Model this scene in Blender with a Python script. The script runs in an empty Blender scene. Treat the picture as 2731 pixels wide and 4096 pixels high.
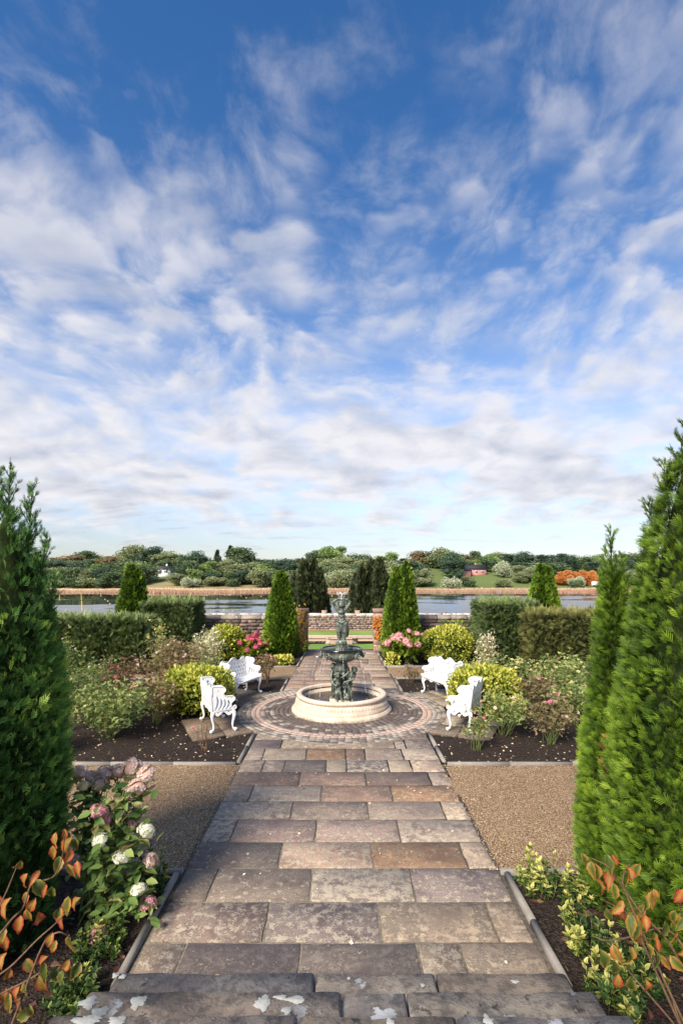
import bpy, bmesh, math, random
import numpy as np
from mathutils import Vector, Matrix

S = bpy.context.scene
C = S.collection
PI = math.pi
# ------------------------------------------------------------------ camera
# The photograph is 2731 x 4096 px; y = 2290 is eye level; world Y is the distance from the camera.
F, HZ, CX, EYE = 2050.0, 2290.0, 1365.5, 2.73
cam_d = bpy.data.cameras.new("camera")
cam = bpy.data.objects.new("camera", cam_d)
C.objects.link(cam)
cam.location = (0, 0, EYE)
cam.rotation_euler = (PI / 2, 0, 0)
cam_d.sensor_width = 36
cam_d.lens = 36 * F / 4096
cam_d.shift_y = (HZ - 2048) / 4096
cam_d.clip_start = 0.05
cam_d.clip_end = 6000
S.camera = cam
# ------------------------------------------------------------------ sun, sky, exposure
SUN_EL, SUN_AZ = math.radians(38), math.radians(-148)       # azimuth from +Y towards +X: the sun stands to the left
sunv = Vector((math.cos(SUN_EL) * math.sin(SUN_AZ), math.cos(SUN_EL) * math.cos(SUN_AZ), math.sin(SUN_EL)))
sl = bpy.data.lights.new("sun", 'SUN')
sl.energy = 3.2
sl.angle = math.radians(22)
sl.color = (1.0, 0.90, 0.76)
sun = bpy.data.objects.new("sun", sl)
C.objects.link(sun)
sun.rotation_euler = (-sunv).to_track_quat('-Z', 'Y').to_euler()
S.view_settings.view_transform = 'Standard'
S.view_settings.look = 'None'
S.view_settings.gamma = 1
S.view_settings.exposure = 1.28
S.cycles.max_bounces = 6
S.cycles.diffuse_bounces = 3
S.cycles.transparent_max_bounces = 6


class NT:
    """small helper for node trees"""
    def __init__(s, tree):
        s.t = tree
        s.n = tree.nodes
        s.l = tree.links

    def new(s, typ, **kw):
        nd = s.n.new(typ)
        for k, v in kw.items():
            setattr(nd, k, v)
        return nd

    def put(s, sock, v):
        if isinstance(v, bpy.types.NodeSocket):
            s.l.new(v, sock)
        elif v is not None:
            if sock.type == 'RGBA' and len(v) == 3:
                v = (*v, 1)
            sock.default_value = v

    def math(s, op, a, b=None, c=None, clamp=False):
        nd = s.new('ShaderNodeMath', operation=op, use_clamp=clamp)
        for i, v in enumerate((a, b, c)):
            if v is not None:
                s.put(nd.inputs[i], v)
        return nd.outputs[0]

    def mix(s, fac, a, b, mode='MIX'):
        nd = s.new('ShaderNodeMix', data_type='RGBA', blend_type=mode)
        s.put(nd.inputs[0], fac)
        s.put(nd.inputs[6], a)
        s.put(nd.inputs[7], b)
        return nd.outputs[2]

    def noise(s, vec, scale, detail=4, rough=0.55, dist=0.0, dim='3D'):
        nd = s.new('ShaderNodeTexNoise', noise_dimensions=dim)
        if vec is not None:
            s.l.new(vec, nd.inputs['Vector'])
        for k, v in (('Scale', scale), ('Detail', detail), ('Roughness', rough), ('Distortion', dist)):
            nd.inputs[k].default_value = v
        return nd.outputs['Fac']

    def voro(s, vec, scale, feature='F1', out='Distance', rnd=1.0, dim='3D'):
        nd = s.new('ShaderNodeTexVoronoi', feature=feature, voronoi_dimensions=dim)
        if vec is not None:
            s.l.new(vec, nd.inputs['Vector'])
        nd.inputs['Scale'].default_value = scale
        nd.inputs['Randomness'].default_value = rnd
        return nd.outputs[out]

    def ramp(s, fac, stops, interp='LINEAR'):
        nd = s.new('ShaderNodeValToRGB')
        nd.color_ramp.interpolation = interp
        el = nd.color_ramp.elements
        while len(el) < len(stops):
            el.new(0.5)
        for e, (p, c) in zip(el, stops):
            e.position = p
            e.color = (*c, 1) if len(c) == 3 else c
        s.put(nd.inputs[0], fac)
        return nd.outputs[0]

    def step(s, v, lo, hi, a=0.0, b=1.0):
        nd = s.new('ShaderNodeMapRange', interpolation_type='SMOOTHSTEP')
        for i, q in enumerate((v, lo, hi, a, b)):
            s.put(nd.inputs[i], q)
        return nd.outputs[0]

    def vmath(s, op, a, b=None, out=0):
        nd = s.new('ShaderNodeVectorMath', operation=op)
        s.put(nd.inputs[0], a)
        if b is not None:
            s.put(nd.inputs[3 if op == 'SCALE' else 1], b)
        return nd.outputs[out]

    def comb(s, x, y, z):
        nd = s.new('ShaderNodeCombineXYZ')
        for i, v in enumerate((x, y, z)):
            s.put(nd.inputs[i], v)
        return nd.outputs[0]


def make_world():
    w = bpy.data.worlds.new("World")
    S.world = w
    w.use_nodes = True
    t = NT(w.node_tree)
    t.n.clear()
    sky = t.new('ShaderNodeTexSky', sky_type='NISHITA', sun_disc=False, sun_elevation=SUN_EL,
                sun_rotation=SUN_AZ, air_density=1.0, dust_density=0.3, ozone_density=1.6)
    tc = t.new('ShaderNodeTexCoord').outputs['Generated']
    sep = t.new('ShaderNodeSeparateXYZ')
    t.l.new(tc, sep.inputs[0])
    x, y, z = sep.outputs
    zc = t.math('MAXIMUM', z, 0.0)
    # deepen the blue towards the zenith as in the photograph
    hsv = t.new('ShaderNodeHueSaturation')
    hsv.inputs['Hue'].default_value = 0.5
    t.put(hsv.inputs['Saturation'], t.step(zc, 0.0, 0.70, 0.72, 1.30))
    t.put(hsv.inputs['Value'], t.math('SUBTRACT', t.step(zc, 0.0, 0.22, 0.66, 1.12), t.step(zc, 0.3, 0.7, 0.0, 0.14)))
    t.put(hsv.inputs['Color'], sky.outputs[0])
    blue = t.mix(1.0, hsv.outputs[0], (0.96 * SKYK, 0.985 * SKYK, 1.10 * SKYK), 'MULTIPLY')
    # cloud deck: the view ray meets a gently curved layer
    den = t.math('ADD', zc, 0.24)
    px = t.math('DIVIDE', x, den)
    py = t.math('DIVIDE', y, den)
    P = t.comb(px, py, 0.0)
    warp = t.new('ShaderNodeTexNoise', noise_dimensions='2D')
    t.l.new(P, warp.inputs['Vector'])
    warp.inputs['Scale'].default_value = 1.6
    warp.inputs['Detail'].default_value = 2
    wv = t.vmath('SCALE', t.vmath('SUBTRACT', warp.outputs['Color'], (0.5, 0.5, 0.5)), 0.22)
    Pw = t.vmath('ADD', P, wv)
    Pw = t.vmath('ADD', Pw, (SEEDX, SEEDY, 0.0))
    big = t.noise(Pw, 1.7, 3, 0.5, dim='2D')
    hi = t.step(zc, 0.16, 0.42)
    nl = t.noise(Pw, 4.2, 7, 0.52, 0.05, dim='2D')
    nh = t.noise(t.vmath('ADD', Pw, (5.1, 2.2, 0.0)), 8.0, 6, 0.50, 0.05, dim='2D')
    cl = t.voro(t.vmath('ADD', Pw, t.vmath('SCALE', t.vmath('SUBTRACT', t.comb(nl, nh, 0.0), (0.5, 0.5, 0.0)), 0.25)), 5.0, 'SMOOTH_F1', dim='2D')
    ch = t.voro(t.vmath('ADD', Pw, t.vmath('SCALE', t.vmath('SUBTRACT', t.comb(nl, nh, 0.0), (0.5, 0.5, 0.0)), 0.20)), 9.0, 'SMOOTH_F1', dim='2D')
    pl = t.math('ADD', t.math('MULTIPLY', nl, 0.80), t.math('MULTIPLY', t.math('SUBTRACT', 0.55, cl), 0.40))
    ph = t.math('ADD', t.math('MULTIPLY', nh, 0.80), t.math('MULTIPLY', t.math('SUBTRACT', 0.55, ch), 0.36))
    puff = t.math('ADD', t.math('MULTIPLY', pl, t.math('SUBTRACT', 1.0, hi)), t.math('MULTIPLY', ph, hi))
    wisp = t.noise(t.vmath('MULTIPLY', Pw, (1.0, 0.8, 1.0)), 6.5, 8, 0.6, 0.15, dim='2D')

    def gauss(cx, cy, sx, sy, amp):          # a bank of cloud lying at one place of the deck
        a = t.math('DIVIDE', t.math('SUBTRACT', px, cx), sx)
        b = t.math('DIVIDE', t.math('SUBTRACT', py, cy), sy)
        r2 = t.math('ADD', t.math('MULTIPLY', a, a), t.math('MULTIPLY', b, b))
        return t.math('MULTIPLY', t.math('POWER', 2.718, t.math('MULTIPLY', r2, -1.0)), amp)
    banks = None
    for g in CLOUD_BANKS:
        v = gauss(*g)
        banks = v if banks is None else t.math('ADD', banks, v)
    base = t.math('ADD', t.math('MULTIPLY', big, 0.50), t.math('MULTIPLY', puff, 0.95))
    rise = t.step(zc, 0.75, 0.28, -0.06, 0.09)              # more cover towards the middle distance
    low = t.step(zc, 0.10, 0.03, 0.0, -0.30)                # clear strip above the far shore
    tot = t.math('ADD', t.math('ADD', base, banks), t.math('ADD', rise, low))
    cov = t.math('MULTIPLY', t.step(tot, 0.54, 1.06), t.step(zc, 0.70, 0.25, 0.62, 1.0))
    veil = t.math('MULTIPLY', t.step(t.math('ADD', wisp, t.math('MULTIPLY', banks, 0.45)), 0.38, 0.85), 0.62)
    veil = t.math('MULTIPLY', veil, t.math('MULTIPLY', t.step(zc, 0.02, 0.14), t.step(zc, 0.72, 0.40, 0.60, 1.0)))
    streak = t.noise(t.vmath('MULTIPLY', P, (0.9, 3.2, 1.0)), 2.3, 5, 0.6, dim='2D')
    lowst = t.math('MULTIPLY', t.step(streak, 0.50, 0.66), t.math('MULTIPLY', t.step(zc, 0.02, 0.05), t.step(zc, 0.17, 0.09)))
    lowst = t.math('MULTIPLY', lowst, t.step(px, 2.6, -1.5, 0.10, 0.62))
    dens = t.math('MAXIMUM', t.math('MAXIMUM', t.math('MULTIPLY', cov, 0.90), veil), lowst)
    # thick parts of the deck show grey undersides
    n_a = t.noise(Pw, 4.2, 4, 0.5, 0.1, dim='2D')
    n_b = t.noise(t.vmath('ADD', Pw, (-0.05, 0.07, 0.0)), 4.2, 4, 0.5, 0.1, dim='2D')
    relief = t.math('MULTIPLY', t.math('SUBTRACT', n_a, n_b), 1.5)
    thick = t.math('MULTIPLY', t.step(tot, 0.85, 1.35), t.step(zc, 0.34, 0.08, 0.12, 0.9))
    lum = t.math('ADD', t.math('SUBTRACT', t.step(zc, 0.10, 0.40, 0.84, 0.93), t.math('MULTIPLY', thick, 0.46)), relief, clamp=True)
    lum = t.math('SUBTRACT', lum, t.math('MULTIPLY', lowst, 0.45))
    cc = t.mix(lum, (0.36, 0.41, 0.52), (0.88, 0.85, 0.86))
    cc = t.mix(1.0, cc, (CLDK, CLDK, CLDK), 'MULTIPLY')
    col = t.mix(dens, blue, cc)
    bg = t.new('ShaderNodeBackground')
    t.l.new(col, bg.inputs['Color'])
    bg.inputs['Strength'].default_value = 0.1
    out = t.new('ShaderNodeOutputWorld')
    t.l.new(bg.outputs[0], out.inputs['Surface'])


SEEDX, SEEDY = 3.7, 1.9
SKYK, CLDK = 0.67, 4.35
CLOUD_BANKS = [(-0.60, 1.00, 0.36, 0.17, 0.30), (-0.25, 0.66, 0.5, 0.22, -0.30), (0.0, 2.15, 3.0, 0.42, 0.22), (0.35, 1.0, 0.35, 0.3, -0.05),
               (1.2, 2.25, 0.7, 0.25, 0.14), (0.5, 0.75, 0.35, 0.2, 0.02)]
make_world()
# ------------------------------------------------------------------ helpers
def rng(seed):
    return np.random.default_rng(seed)


def gp(px, py, z=0.0):
    """photo pixel -> point on the horizontal plane of height z"""
    d = F * (EYE - z) / (py - HZ)
    return np.array([(px - CX) * d / F, d, z])


def at(px, py, d):
    """photo pixel -> point at distance d"""
    return np.array([(px - CX) * d / F, d, EYE - (py - HZ) * d / F])


class MB:
    """collects vertices, faces, a per-vertex 'tint' and material slots; build() links ONE mesh object"""
    def __init__(s):
        s.v, s.f, s.t, s.m, s.n = [], [], [], [], 0

    def add(s, v, faces, tint=0.5, mi=0):
        v = np.asarray(v, float).reshape(-1, 3)
        s.v.append(v)
        t = np.asarray(tint, float)
        s.t.append(np.full(len(v), float(t)) if t.ndim == 0 else t)
        if isinstance(faces, np.ndarray):
            s.f.append((faces + s.n, mi))
        else:
            by = {}
            for f in faces:
                by.setdefault(len(f), []).append(f)
            for k, q in by.items():
                s.f.append((np.array(q, int) + s.n, mi))
        s.n += len(v)
        return s

    def box(s, lo, hi, tint=0.5, mi=0, ch=0.0):
        (a, b, c), (d, e, f) = lo, hi
        v = [(a, b, c), (d, b, c), (d, e, c), (a, e, c), (a, b, f), (d, b, f), (d, e, f), (a, e, f)]
        q = [(0, 3, 2, 1), (4, 5, 6, 7), (0, 1, 5, 4), (1, 2, 6, 5), (2, 3, 7, 6), (3, 0, 4, 7)]
        return s.add(v, q, tint, mi)

    def prism(s, poly, z0, z1, ch=0.0, inset=None, tint=0.5, mi=0):
        """upright prism over a polygon, top edge chamfered"""
        p = np.asarray(poly, float)
        k = len(p)
        c = p.mean(0)
        if inset is None:
            inset = ch
        dirs = c - p
        L = np.linalg.norm(dirs, axis=1, keepdims=True)
        pin = p + dirs / np.maximum(L, 1e-6) * inset * 1.4
        rings = [np.c_[p, np.full(k, z0)], np.c_[p, np.full(k, z1 - ch)]]
        if ch > 0:
            rings.append(np.c_[pin, np.full(k, z1)])
        v = np.vstack(rings)
        fs = []
        for r in range(len(rings) - 1):
            for i in range(k):
                j = (i + 1) % k
                fs.append((r * k + i, r * k + j, (r + 1) * k + j, (r + 1) * k + i))
        o = (len(rings) - 1) * k
        fs.append(tuple(range(o, o + k)))
        fs.append(tuple(range(k - 1, -1, -1)))
        return s.add(v, fs, tint, mi)

    def lathe(s, prof, seg=48, a0=0.0, a1=2 * PI, tint=0.5, mi=0, c=(0, 0, 0)):
        p = np.asarray(prof, float)
        full = abs(a1 - a0 - 2 * PI) < 1e-6
        ang = np.linspace(a0, a1, seg, endpoint=False) if full else np.linspace(a0, a1, seg + 1)
        m, k = len(ang), len(p)
        v = np.zeros((m, k, 3))
        v[..., 0] = np.cos(ang)[:, None] * p[:, 0] + c[0]
        v[..., 1] = np.sin(ang)[:, None] * p[:, 0] + c[1]
        v[..., 2] = p[:, 1] + c[2]
        fs = []
        for i in range(m if full else m - 1):
            j = (i + 1) % m
            for q in range(k - 1):
                fs.append((i * k + q, j * k + q, j * k + q + 1, i * k + q + 1))
        s.add(v.reshape(-1, 3), fs, tint, mi)
        if not full:   # close both ends
            s.add(v[0], [tuple(range(k))], tint, mi)
            s.add(v[-1], [tuple(range(k - 1, -1, -1))], tint, mi)
        return s

    def tube(s, pts, rad, sides=6, tint=0.5, mi=0, cap=True):
        p = np.asarray(pts, float)
        k = len(p)
        r = np.full(k, rad) if np.ndim(rad) == 0 else np.asarray(rad, float)
        tan = np.gradient(p, axis=0)
        tan /= np.maximum(np.linalg.norm(tan, axis=1, keepdims=True), 1e-9)
        ref = np.array([0.31, 0.17, 0.93]) if abs(tan[0, 2]) < 0.9 else np.array([0.9, 0.3, 0.1])
        n = np.cross(tan, ref)
        n /= np.maximum(np.linalg.norm(n, axis=1, keepdims=True), 1e-9)
        b = np.cross(tan, n)
        a = np.arange(sides) * 2 * PI / sides
        v = p[:, None] + r[:, None, None] * (np.cos(a)[None, :, None] * n[:, None] + np.sin(a)[None, :, None] * b[:, None])
        fs = [(i * sides + q, i * sides + (q + 1) % sides, (i + 1) * sides + (q + 1) % sides, (i + 1) * sides + q)
              for i in range(k - 1) for q in range(sides)]
        if cap:
            fs += [tuple(range(sides - 1, -1, -1)), tuple(range((k - 1) * sides, k * sides))]
        return s.add(v.reshape(-1, 3), fs, tint, mi)

    def ico(s, c, r, sub=1, tint=0.5, mi=0, scale=(1, 1, 1), jit=0.0, seed=0):
        v, f = ICO[sub]
        vv = v * np.asarray(scale) * r
        if jit:
            vv = vv * (1 + jit * rng(seed).standard_normal((len(v), 1)))
        return s.add(vv + np.asarray(c), f, tint, mi)

    def inst(s, tv, tf, pos, rot, scale, tint, tvt=None, mi=0):
        """copies of a small template: rot (N,3,3), scale (N,) or (N,3)"""
        tv = np.asarray(tv, float)
        N, m = len(pos), len(tv)
        sc = np.asarray(scale, float)
        if sc.ndim == 1:
            sc = sc[:, None]
        loc = tv[None] * (sc[:, None, :] if sc.shape[1] == 3 else sc[:, None, :])
        w = np.einsum('nij,nmj->nmi', rot, loc) + np.asarray(pos)[:, None]
        tt = np.repeat(np.asarray(tint, float)[:, None], m, 1)
        if tvt is not None:
            tt = np.clip(tt + np.asarray(tvt)[None], 0, 1)
        by = {}
        for f in tf:
            by.setdefault(len(f), []).append(f)
        s.v.append(w.reshape(-1, 3))
        s.t.append(tt.reshape(-1))
        off = (np.arange(N) * m)[:, None, None]
        for k, q in by.items():
            s.f.append(((np.array(q, int)[None] + off).reshape(-1, k) + s.n, mi))
        s.n += N * m
        return s

    def mesh(s, name, mats, smooth=False):
        me = bpy.data.meshes.new(name)
        v = np.vstack(s.v)
        me.vertices.add(len(v))
        me.vertices.foreach_set('co', v.astype(np.float32).ravel())
        li = np.concatenate([f.ravel() for f, _ in s.f]).astype(np.int32)
        tot = np.concatenate([np.full(len(f), f.shape[1]) for f, _ in s.f])
        mi = np.concatenate([np.full(len(f), m) for f, m in s.f]).astype(np.int32)
        st = np.concatenate([[0], np.cumsum(tot)[:-1]]).astype(np.int32)
        me.loops.add(len(li))
        me.loops.foreach_set('vertex_index', li)
        me.polygons.add(len(tot))
        me.polygons.foreach_set('loop_start', st)
        me.polygons.foreach_set('material_index', mi)
        if smooth:
            me.polygons.foreach_set('use_smooth', np.ones(len(tot), bool))
        a = me.attributes.new('tint', 'FLOAT', 'POINT')
        a.data.foreach_set('value', np.concatenate(s.t).astype(np.float32))
        for m in (mats if isinstance(mats, (list, tuple)) else [mats]):
            me.materials.append(m)
        me.update(calc_edges=True)
        return me

    def build(s, name, mats, parent=None, smooth=False, loc=None, rotz=0):
        return link(name, s.mesh(name, mats, smooth), parent, loc, rotz)


def link(name, data, parent=None, loc=None, rotz=0, rot=None, scale=None):
    o = bpy.data.objects.new(name, data)
    C.objects.link(o)
    o.parent = parent
    if loc is not None:
        o.location = [float(q) for q in loc]
    if rot is not None:
        o.rotation_euler = rot
    elif rotz:
        o.rotation_euler = (0, 0, rotz)
    if scale is not None:
        o.scale = (scale,) * 3 if np.ndim(scale) == 0 else scale
    return o


def tag(o, label=None, cat=None, group=None, kind=None):
    for k, v in (('label', label), ('category', cat), ('group', group), ('kind', kind)):
        if v:
            o[k] = v
    return o


def thing(name, label, cat, loc=(0, 0, 0), rotz=0, group=None):
    return tag(link(name, None, None, loc, rotz), label, cat, group)


def structure(o):
    o['kind'] = 'structure'
    return o


def stuff(o):
    o['kind'] = 'stuff'
    return o


def copy_tree(o, parent=None):
    c = o.copy()
    C.objects.link(c)
    c.parent = parent
    for ch in list(o.children):
        copy_tree(ch, c)
    return c


def _ico(sub):
    bm = bmesh.new()
    bmesh.ops.create_icosphere(bm, subdivisions=sub, radius=1)
    v = np.array([q.co[:] for q in bm.verts])
    f = np.array([[q.index for q in p.verts] for p in bm.faces])
    bm.free()
    return v, f


ICO = {k: _ico(k) for k in (1, 2, 3)}


def unit(v):
    v = np.asarray(v, float)
    return v / np.maximum(np.linalg.norm(v, axis=-1, keepdims=True), 1e-9)


def basis(d, nrm, roll=None):
    """rotations whose Y axis is d and whose Z axis is near nrm"""
    y = unit(d)
    x = unit(np.cross(y, nrm))
    z = np.cross(x, y)
    if roll is not None:
        c, s_ = np.cos(roll)[:, None], np.sin(roll)[:, None]
        x, z = c * x + s_ * z, -s_ * x + c * z
    return np.stack([x, y, z], axis=-1)


def lump(p, seed, f=1.0):
    """cheap smooth 3-D noise, about -1..1"""
    r = rng(seed)
    o = np.zeros(len(p))
    for k in range(5):
        w = r.normal(size=3) * f * (1 + 0.5 * k)
        o += np.sin(p @ w + r.uniform(0, 6.28)) / (1 + 0.35 * k)
    return o / 3.0


# leaf and spray templates: length 1 along +Y, Z is the upper side
LEAF_V = np.array([(0, 0, 0), (-.26, .38, .07), (0, .45, 0), (.26, .38, .07), (-.17, .75, .03), (.17, .75, .03), (0, 1, -.08)])
LEAF_F = [(0, 2, 1), (0, 3, 2), (1, 2, 4), (2, 3, 5), (2, 6, 4), (2, 5, 6)]
LEAF4_V = np.array([(0, 0, 0), (-.28, .5, .06), (0, 1, -.05), (.28, .5, .06)])
LEAF4_F = [(0, 3, 2), (0, 2, 1)]
TRIO_V = np.vstack([LEAF4_V * (.62, .62, 1), (LEAF4_V * (.55, .55, 1)) @ np.array([[.5, .85, 0], [-.85, .5, 0], [0, 0, 1]]) + (0, .3, 0),
                    (LEAF4_V * (.55, .55, 1)) @ np.array([[.5, -.85, 0], [.85, .5, 0], [0, 0, 1]]) + (0, .3, 0)])
TRIO_F = [tuple(i + 4 * k for i in f) for k in range(3) for f in LEAF4_F]


def spray(n=4, w=.055, droop=.12, ang=.75, length=.5):
    """flat fern-like spray of thin branchlets (thuja, yew)"""
    V, Fc, T = [], [], []

    def strip(a, b, wa, wb, ta, tb):
        a, b = np.array(a), np.array(b)
        d = unit(b - a)
        s_ = np.array([d[1], -d[0], 0])
        k = len(V)
        V.extend([a - s_ * wa, a + s_ * wa, b + s_ * wb, b - s_ * wb])
        T.extend([ta, ta, tb, tb])
        Fc.append((k, k + 1, k + 2, k + 3))
    strip((0, 0, 0), (0, .55, .02), w * .8, w, -.22, 0)
    strip((0, .55, .02), (0, 1, -droop), w, w * .3, 0, .22)
    for i in range(n):
        y0 = .12 + .62 * i / n
        for sgn in (-1, 1):
            L = length * (1 - .5 * i / n)
            e = (sgn * L * math.sin(ang), y0 + L * math.cos(ang), -droop * .6 - .02 * i)
            strip((0, y0, 0), e, w * .85, w * .45, -.1, .2)
    return np.array(V), Fc, np.array(T)


SPRAY = spray(4, w=.034, length=.46, ang=.62)
SPRAY_LO = spray(2, w=.12, length=.55)
YEW = spray(4, w=.05, ang=1.0, length=.36)


# ------------------------------------------------------------------ materials
def mat(name, fn):
    m = bpy.data.materials.new(name)
    m.use_nodes = True
    t = NT(m.node_tree)
    t.n.clear()
    out = t.new('ShaderNodeOutputMaterial')
    t.l.new(fn(t), out.inputs['Surface'])
    return m


def bsdf(t, col, rough=0.8, spec=0.3, metal=0.0, bump=None, strength=0.3, dist=0.02, **kw):
    p = t.new('ShaderNodeBsdfPrincipled')
    t.put(p.inputs['Base Color'], col)
    t.put(p.inputs['Roughness'], rough)
    t.put(p.inputs['Specular IOR Level'], spec)
    t.put(p.inputs['Metallic'], metal)
    for k, v in kw.items():
        t.put(p.inputs[k], v)
    if bump is not None:
        b = t.new('ShaderNodeBump')
        b.inputs['Strength'].default_value = strength
        b.inputs['Distance'].default_value = dist
        t.l.new(bump, b.inputs['Height'])
        t.l.new(b.outputs[0], p.inputs['Normal'])
    return p.outputs[0]


def pos(t):
    return t.new('ShaderNodeNewGeometry').outputs['Position']


def tinted(t):
    nd = t.new('ShaderNodeAttribute', attribute_name='tint')
    return nd.outputs['Fac']


def leafmat(name, stops, trans=0.3, rough=0.55, spec=0.25, tmul=1.5):
    """leaves: colour from the per-leaf tint, some light passes through"""
    def fn(t):
        a = tinted(t)
        nz = t.noise(pos(t), 2.2, 2)
        a2 = t.math('ADD', a, t.math('MULTIPLY', t.math('SUBTRACT', nz, 0.5), 0.5), clamp=True)
        col = t.ramp(a2, stops)
        p = bsdf(t, col, rough, spec)
        tr = t.new('ShaderNodeBsdfTranslucent')
        t.put(tr.inputs['Color'], t.mix(1.0, col, (tmul, tmul * .95, tmul * .6), 'MULTIPLY'))
        mx = t.new('ShaderNodeMixShader')
        mx.inputs[0].default_value = trans
        t.l.new(p, mx.inputs[1])
        t.l.new(tr.outputs[0], mx.inputs[2])
        return mx.outputs[0]
    return mat(name, fn)


def objrand(t):
    oi = t.new('ShaderNodeObjectInfo')
    return oi.outputs['Random'], oi.outputs['Color']


def m_slab(name='sandstone_flag', wet=0.0, lichen=0.75):
    def fn(t):
        r, c = objrand(t)
        P = pos(t)
        Q = t.vmath('ADD', P, t.comb(t.math('MULTIPLY', r, 37.0), t.math('MULTIPLY', r, 91.0), 0.0))
        n1 = t.noise(Q, 2.6, 6, 0.62, 0.4)
        n2 = t.noise(Q, 13.0, 7, 0.78)
        n3 = t.noise(Q, 75.0, 4, 0.75)
        st = t.noise(t.vmath('MULTIPLY', Q, (2.0, 7.0, 1.0)), 1.6, 5, 0.6, 0.8)   # riven bedding lines
        base = t.mix(t.step(n1, .36, .64), t.mix(1.0, c, (.55, .49, .48), 'MULTIPLY'), t.mix(1.0, c, (1.2, 1.12, 1.03), 'MULTIPLY'))
        base = t.mix(t.math('MULTIPLY', t.step(st, .45, .68), .45), base, t.mix(1.0, c, (.55, .5, .52), 'MULTIPLY'))
        # dark algae and pale crust, both with ragged outlines
        al = t.step(t.math('ADD', t.math('MULTIPLY', n2, .65), t.math('MULTIPLY', n1, .45)), .53, .60)
        base = t.mix(t.math('MULTIPLY', al, .62), base, (.062, .054, .05))
        r2 = t.math('FRACT', t.math('MULTIPLY', r, 17.3))
        cr = t.step(t.math('ADD', t.math('MULTIPLY', n2, .75), t.math('MULTIPLY', n3, .4)), t.math('SUBTRACT', .66, t.math('MULTIPLY', r2, .12)), t.math('SUBTRACT', .71, t.math('MULTIPLY', r2, .12)))
        base = t.mix(t.math('MULTIPLY', cr, lichen), base, (.52, .44, .33))
        base = t.mix(t.math('MULTIPLY', t.step(n3, .50, .64), .5), base, t.mix(1.0, base, (.40, .39, .39), 'MULTIPLY'))
        h = t.math('ADD', t.math('ADD', t.math('MULTIPLY', n2, .5), t.math('MULTIPLY', n3, .3)), t.math('MULTIPLY', st, .35))
        return bsdf(t, base, t.step(n1, .3, .7, .62, .9), .32, bump=h, strength=.55, dist=.02)
    return mat(name, fn)


def m_step():
    def fn(t):
        r, c = objrand(t)
        P = pos(t)
        Q = t.vmath('ADD', P, t.comb(t.math('MULTIPLY', r, 37.0), t.math('MULTIPLY', r, 11.0), 0.0))
        n1 = t.noise(Q, 3.2, 6, 0.6, 0.4)
        n2 = t.noise(Q, 15.0, 6, 0.7)
        n3 = t.noise(Q, 60.0, 3, 0.7)
        base = t.mix(t.step(n1, .35, .65), t.mix(1.0, c, (.6, .58, .6), 'MULTIPLY'), c)
        base = t.mix(t.math('MULTIPLY', t.step(n2, .46, .62), .6), base, (.06, .056, .056))
        base = t.mix(t.math('MULTIPLY', t.step(n3, .50, .68), .4), base, (.26, .235, .20))
        # separate white lichen rosettes
        W = t.vmath('ADD', Q, t.vmath('SCALE', t.comb(n2, t.noise(t.vmath('ADD', Q, (7.0, 3.0, 1.0)), 15.0, 6, .7), n1), .22))
        v = t.voro(W, 3.4)
        vs = t.voro(W, 9.0)
        pick = t.step(t.noise(P, 1.6, 1), .46, .52)
        ros = t.math('MULTIPLY', t.step(v, .25, .22), pick)
        ros = t.math('MAXIMUM', ros, t.math('MULTIPLY', t.step(vs, .12, .08), .5))
        base = t.mix(t.math('MULTIPLY', ros, .9), base, (.52, .53, .53))
        blk = t.math('MULTIPLY', t.step(t.voro(t.vmath('ADD', W, (3.3, 1.7, .4)), 6.0), .16, .11), .7)
        base = t.mix(blk, base, (.018, .018, .019))
        h = t.math('ADD', t.math('MULTIPLY', n2, .6), t.math('MULTIPLY', n3, .25))
        return bsdf(t, base, .85, .25, bump=h, strength=.5, dist=.02)
    return mat('weathered_step_stone', fn)


def m_objcol(name, rough=.85, var=.4, fine=60.0, spec=.25, bs=.3):
    """stone whose colour is the object's own colour, mottled"""
    def fn(t):
        r, c = objrand(t)
        P = pos(t)
        n1 = t.noise(P, 7.0, 5, .65)
        n2 = t.noise(P, fine, 4, .7)
        f = t.math('ADD', t.math('MULTIPLY', n1, .6), t.math('MULTIPLY', n2, .5))
        lo, hi = 1 - var, 1 + var
        col = t.mix(1.0, c, t.ramp(f, [(.3, (lo, lo, lo)), (.75, (hi, hi, hi))]), 'MULTIPLY')
        return bsdf(t, col, rough, spec, bump=f, strength=bs, dist=.01)
    return mat(name, fn)


def m_attr(name, stops, rough=.85, spec=.2, fine=50.0, bs=.35):
    def fn(t):
        a = tinted(t)
        n = t.noise(pos(t), fine, 5, .65)
        col = t.ramp(a, stops)
        col = t.mix(1.0, col, t.ramp(n, [(.3, (.6, .6, .6)), (.7, (1.35, 1.35, 1.35))]), 'MULTIPLY')
        return bsdf(t, col, rough, spec, bump=n, strength=bs, dist=.01)
    return mat(name, fn)


def m_soil():
    def fn(t):
        P = pos(t)
        a = t.noise(P, 3.0, 4)
        b = t.noise(P, 38.0, 6, .75)
        v = t.voro(P, 60.0)
        col = t.mix(t.step(b, .38, .66), (.022, .016, .013), (.115, .086, .07))
        col = t.mix(t.math('MULTIPLY', t.step(a, .4, .7), .4), col, (.055, .038, .032))
        h = t.math('ADD', b, t.math('MULTIPLY', v, .7))
        return bsdf(t, col, .95, .12, bump=h, strength=1.0, dist=.05)
    return mat('dark_soil', fn)


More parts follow.
